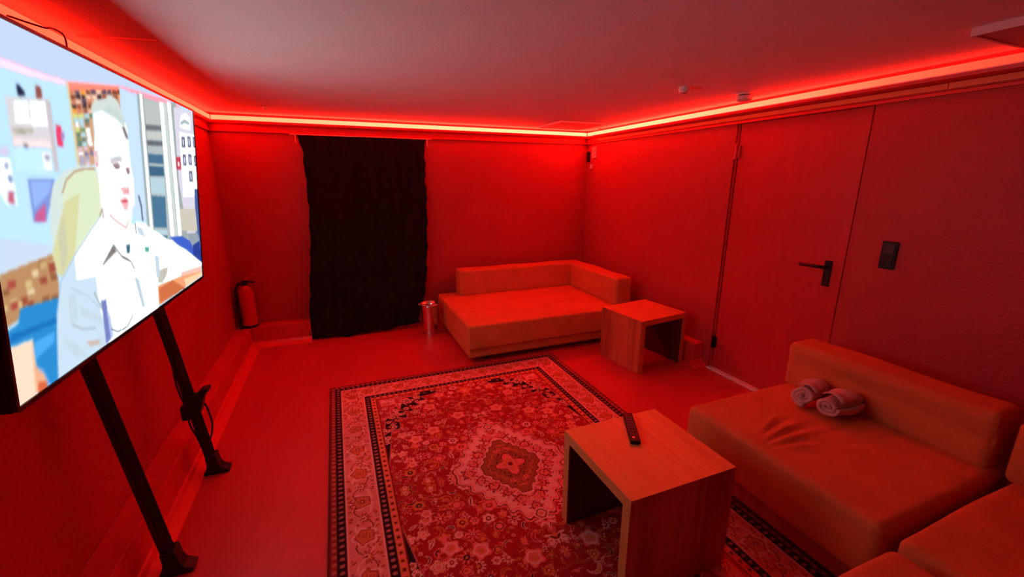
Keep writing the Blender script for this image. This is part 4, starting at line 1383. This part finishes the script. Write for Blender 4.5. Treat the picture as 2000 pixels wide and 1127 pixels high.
pa = thing('power_adapter', 'black plug block clipped to the farther leg of the television stand', 'adapter', (-.795, 2.52, .40))
MB().box(-.846, -.802, 2.500, 2.560, .352, .430).build('plug_block', M['black'], pa, bevel=.006)
b = MB()
b.prism([(-.822, .380), (-.818, .475), (-.775, .478), (-.748, .505), (-.716, .512), (-.706, .500), (-.722, .488), (-.742, .450), (-.756, .400), (-.765, .372)], 'y', 2.508, 2.572)
b.build('clamp', M['black'], pa, bevel=.005)
b = MB()


def curve(pts, n=10):
    pts = [Vector(p) for p in pts]
    P = [pts[0]] + pts + [pts[-1]]
    out = []
    for i in range(1, len(P) - 2):
        for k in range(n):
            t = k / n
            out.append(.5 * ((2 * P[i]) + (-P[i - 1] + P[i + 1]) * t + (2 * P[i - 1] - 5 * P[i] + 4 * P[i + 1] - P[i + 2]) * t * t
                             + (-P[i - 1] + 3 * P[i] - 3 * P[i + 1] + P[i + 2]) * t ** 3))
    out.append(pts[-1])
    return out


cb = thing('power_cable', 'thin black cables looping along the farther stand leg', 'cable', (-.8, 2.5, .4))
for pts in ([(-.850, 2.50, .85), (-.836, 2.500, .700), (-.838, 2.500, .600), (-.836, 2.51, .520), (-.826, 2.52, .440)],
            [(-.826, 2.53, .355), (-.822, 2.53, .300), (-.804, 2.53, .235), (-.790, 2.53, .165), (-.772, 2.52, .150)],
            [(-.745, 2.54, .420), (-.736, 2.54, .380), (-.728, 2.54, .300), (-.738, 2.54, .240), (-.752, 2.54, .200)]):
    MB().tube(curve(pts), .0045, 6).build('cable', M['black'], cb, smooth=True)
lc = MB()
lc.tube(curve([(-.935, 2.07, 2.098), (-.87, 2.115, 2.084), (-.87, 2.165, 2.096), (-.87, 2.205, 2.100), (-.87, 2.246, 2.096), (-.87, 2.254, 2.07), (-.87, 2.235, 2.02), (-.87, 2.20, 1.95)]), .0032, 6)
lcable = lc.build('power_cable', M['black'], None, smooth=True)
tag(lcable, 'thin dark cable looping from the light strip down behind the television', 'cable')

# ------------------------------------------------------------------ small fittings
# light switch: two rockers in a black frame
sw = thing('light_switch', 'black double light switch on the wall to the right of the door', 'switch', (XR, 1.424, 1.171))
MB().box(XR - .010, XR, 1.385, 1.463, 1.092, 1.250).build('frame', M['black'], sw, bevel=.004)
MB().box(XR - .014, XR - .009, 1.396, 1.452, 1.176, 1.236).build('rocker', M['rocker'], sw, bevel=.002)
MB().box(XR - .014, XR - .009, 1.396, 1.452, 1.106, 1.166).build('rocker', M['black'], sw, bevel=.002)

# thermostat-like unit, small sensor and black box near the far right corner
wu = thing('wall_panel', 'small square white wall unit with a recessed centre, high by the far right corner', 'wall unit', (XR, 4.535, 1.90))
b = MB()
y0, y1, z0, z1 = 4.497, 4.573, 1.842, 1.965
for q_ in ((y0, y1, z0, z0 + .02), (y0, y1, z1 - .02, z1), (y0, y0 + .016, z0 + .02, z1 - .02), (y1 - .016, y1, z0 + .02, z1 - .02)):
    b.box(XR - .016, XR, *q_)
b.build('frame', M['white'], wu)
MB().box(XR - .009, XR - .001, y0 + .016, y1 - .016, z0 + .02, z1 - .02).build('recessed_plate', M['panel_face'], wu)
o = MB().box(XR - .016, XR, 4.567, 4.607, 1.722, 1.772).build('wall_sensor', M['white'], None, bevel=.003)
tag(o, 'tiny white box on the wall, just below the square wall unit', 'sensor')
o = MB().box(XR - .030, XR, 4.628, 4.668, 1.800, 1.918).build('wall_speaker', M['black'], None, bevel=.004)
tag(o, 'narrow black box beside the square white wall unit', 'wall box')

# ceiling detectors
o = thing('ceiling_sensor', 'small round white sensor on the ceiling, left of the larger detector', 'sensor', (2.11, 2.30, ZC))
MB().lathe([(.036, 0), (.036, -.022), (.030, -.034)], (2.11, 2.30, ZC), 24).build('housing', M['white'], o, smooth=False)
MB().lathe([(.014, 0), (.008, -.006)], (2.11, 2.30, ZC - .034), 16).build('lens', M['panel_face'], o)
o = thing('smoke_detector', 'round white two-tier smoke detector on the ceiling near the light strip', 'detector', (2.63, 2.30, ZC))
MB().lathe([(.052, 0), (.052, -.010), (.046, -.013)], (2.63, 2.30, ZC), 32).build('base_plate', M['white'], o)
MB().lathe([(.036, -.013), (.036, -.019)], (2.63, 2.30, ZC), 32).build('air_slot', M['black'], o)
MB().lathe([(.050, -.019), (.052, -.024), (.050, -.042), (.040, -.050)], (2.63, 2.30, ZC), 32).build('cover', M['white'], o)
o = MB().lathe([(.020, 0), (.020, -.018), (.012, -.024)], (-.455, 4.20, ZC), 18).build('ceiling_hook', M['white'], None)
tag(o, 'tiny round knob on the ceiling by the back left corner', 'ceiling fitting')


def ceiling_panel(label, x0, y0, x1, y1, h):
    t = thing('ceiling_panel', label, 'ceiling panel', ((x0 + x1) / 2, (y0 + y1) / 2, ZC), 'square panels on the ceiling')
    b_ = MB()
    f_ = .012
    for q_ in ((x0, x1, y0, y0 + f_), (x0, x1, y1 - f_, y1), (x0, x0 + f_, y0 + f_, y1 - f_), (x1 - f_, x1, y0 + f_, y1 - f_)):
        b_.box(q_[0], q_[1], q_[2], q_[3], ZC - h, ZC)
    b_.build('frame', M['panel_grey'], t)
    MB().box(x0 + f_, x1 - f_, y0 + f_, y1 - f_, ZC - h + .004, ZC - .001).build('face', M['panel_face'], t)
    return t


ceiling_panel('square pale ceiling panel in the far right corner, above the daybed', 2.14, 3.98, 2.66, 4.50, .016)
ceiling_panel('square pale ceiling panel cut by the upper right edge of the picture', 2.345, .53, 2.865, 1.045, .030)
o = MB().tube([(-.915, 2.473, ZC - .004), (-.635, 2.428, ZC - .004)], .0042, 6).build('cable_duct', M['wirepink'])
tag(o, 'thin pale cable run across the ceiling above the television', 'cable')
o = MB().tube([(XR - .040, 4.33, 2.126), (XR - .052, 4.345, 2.140), (XR - .075, 4.36, ZC - .003)], .0042, 6).build('strip_lead', M['black'])
tag(o, 'short dark lead crossing the light strip near the far right corner', 'cable')

for o in bpy.data.objects:
    if '_org' in o:
        del o['_org']
    if o.type == 'MESH' and o.data.name != o.name:
        o.data.name = o.name
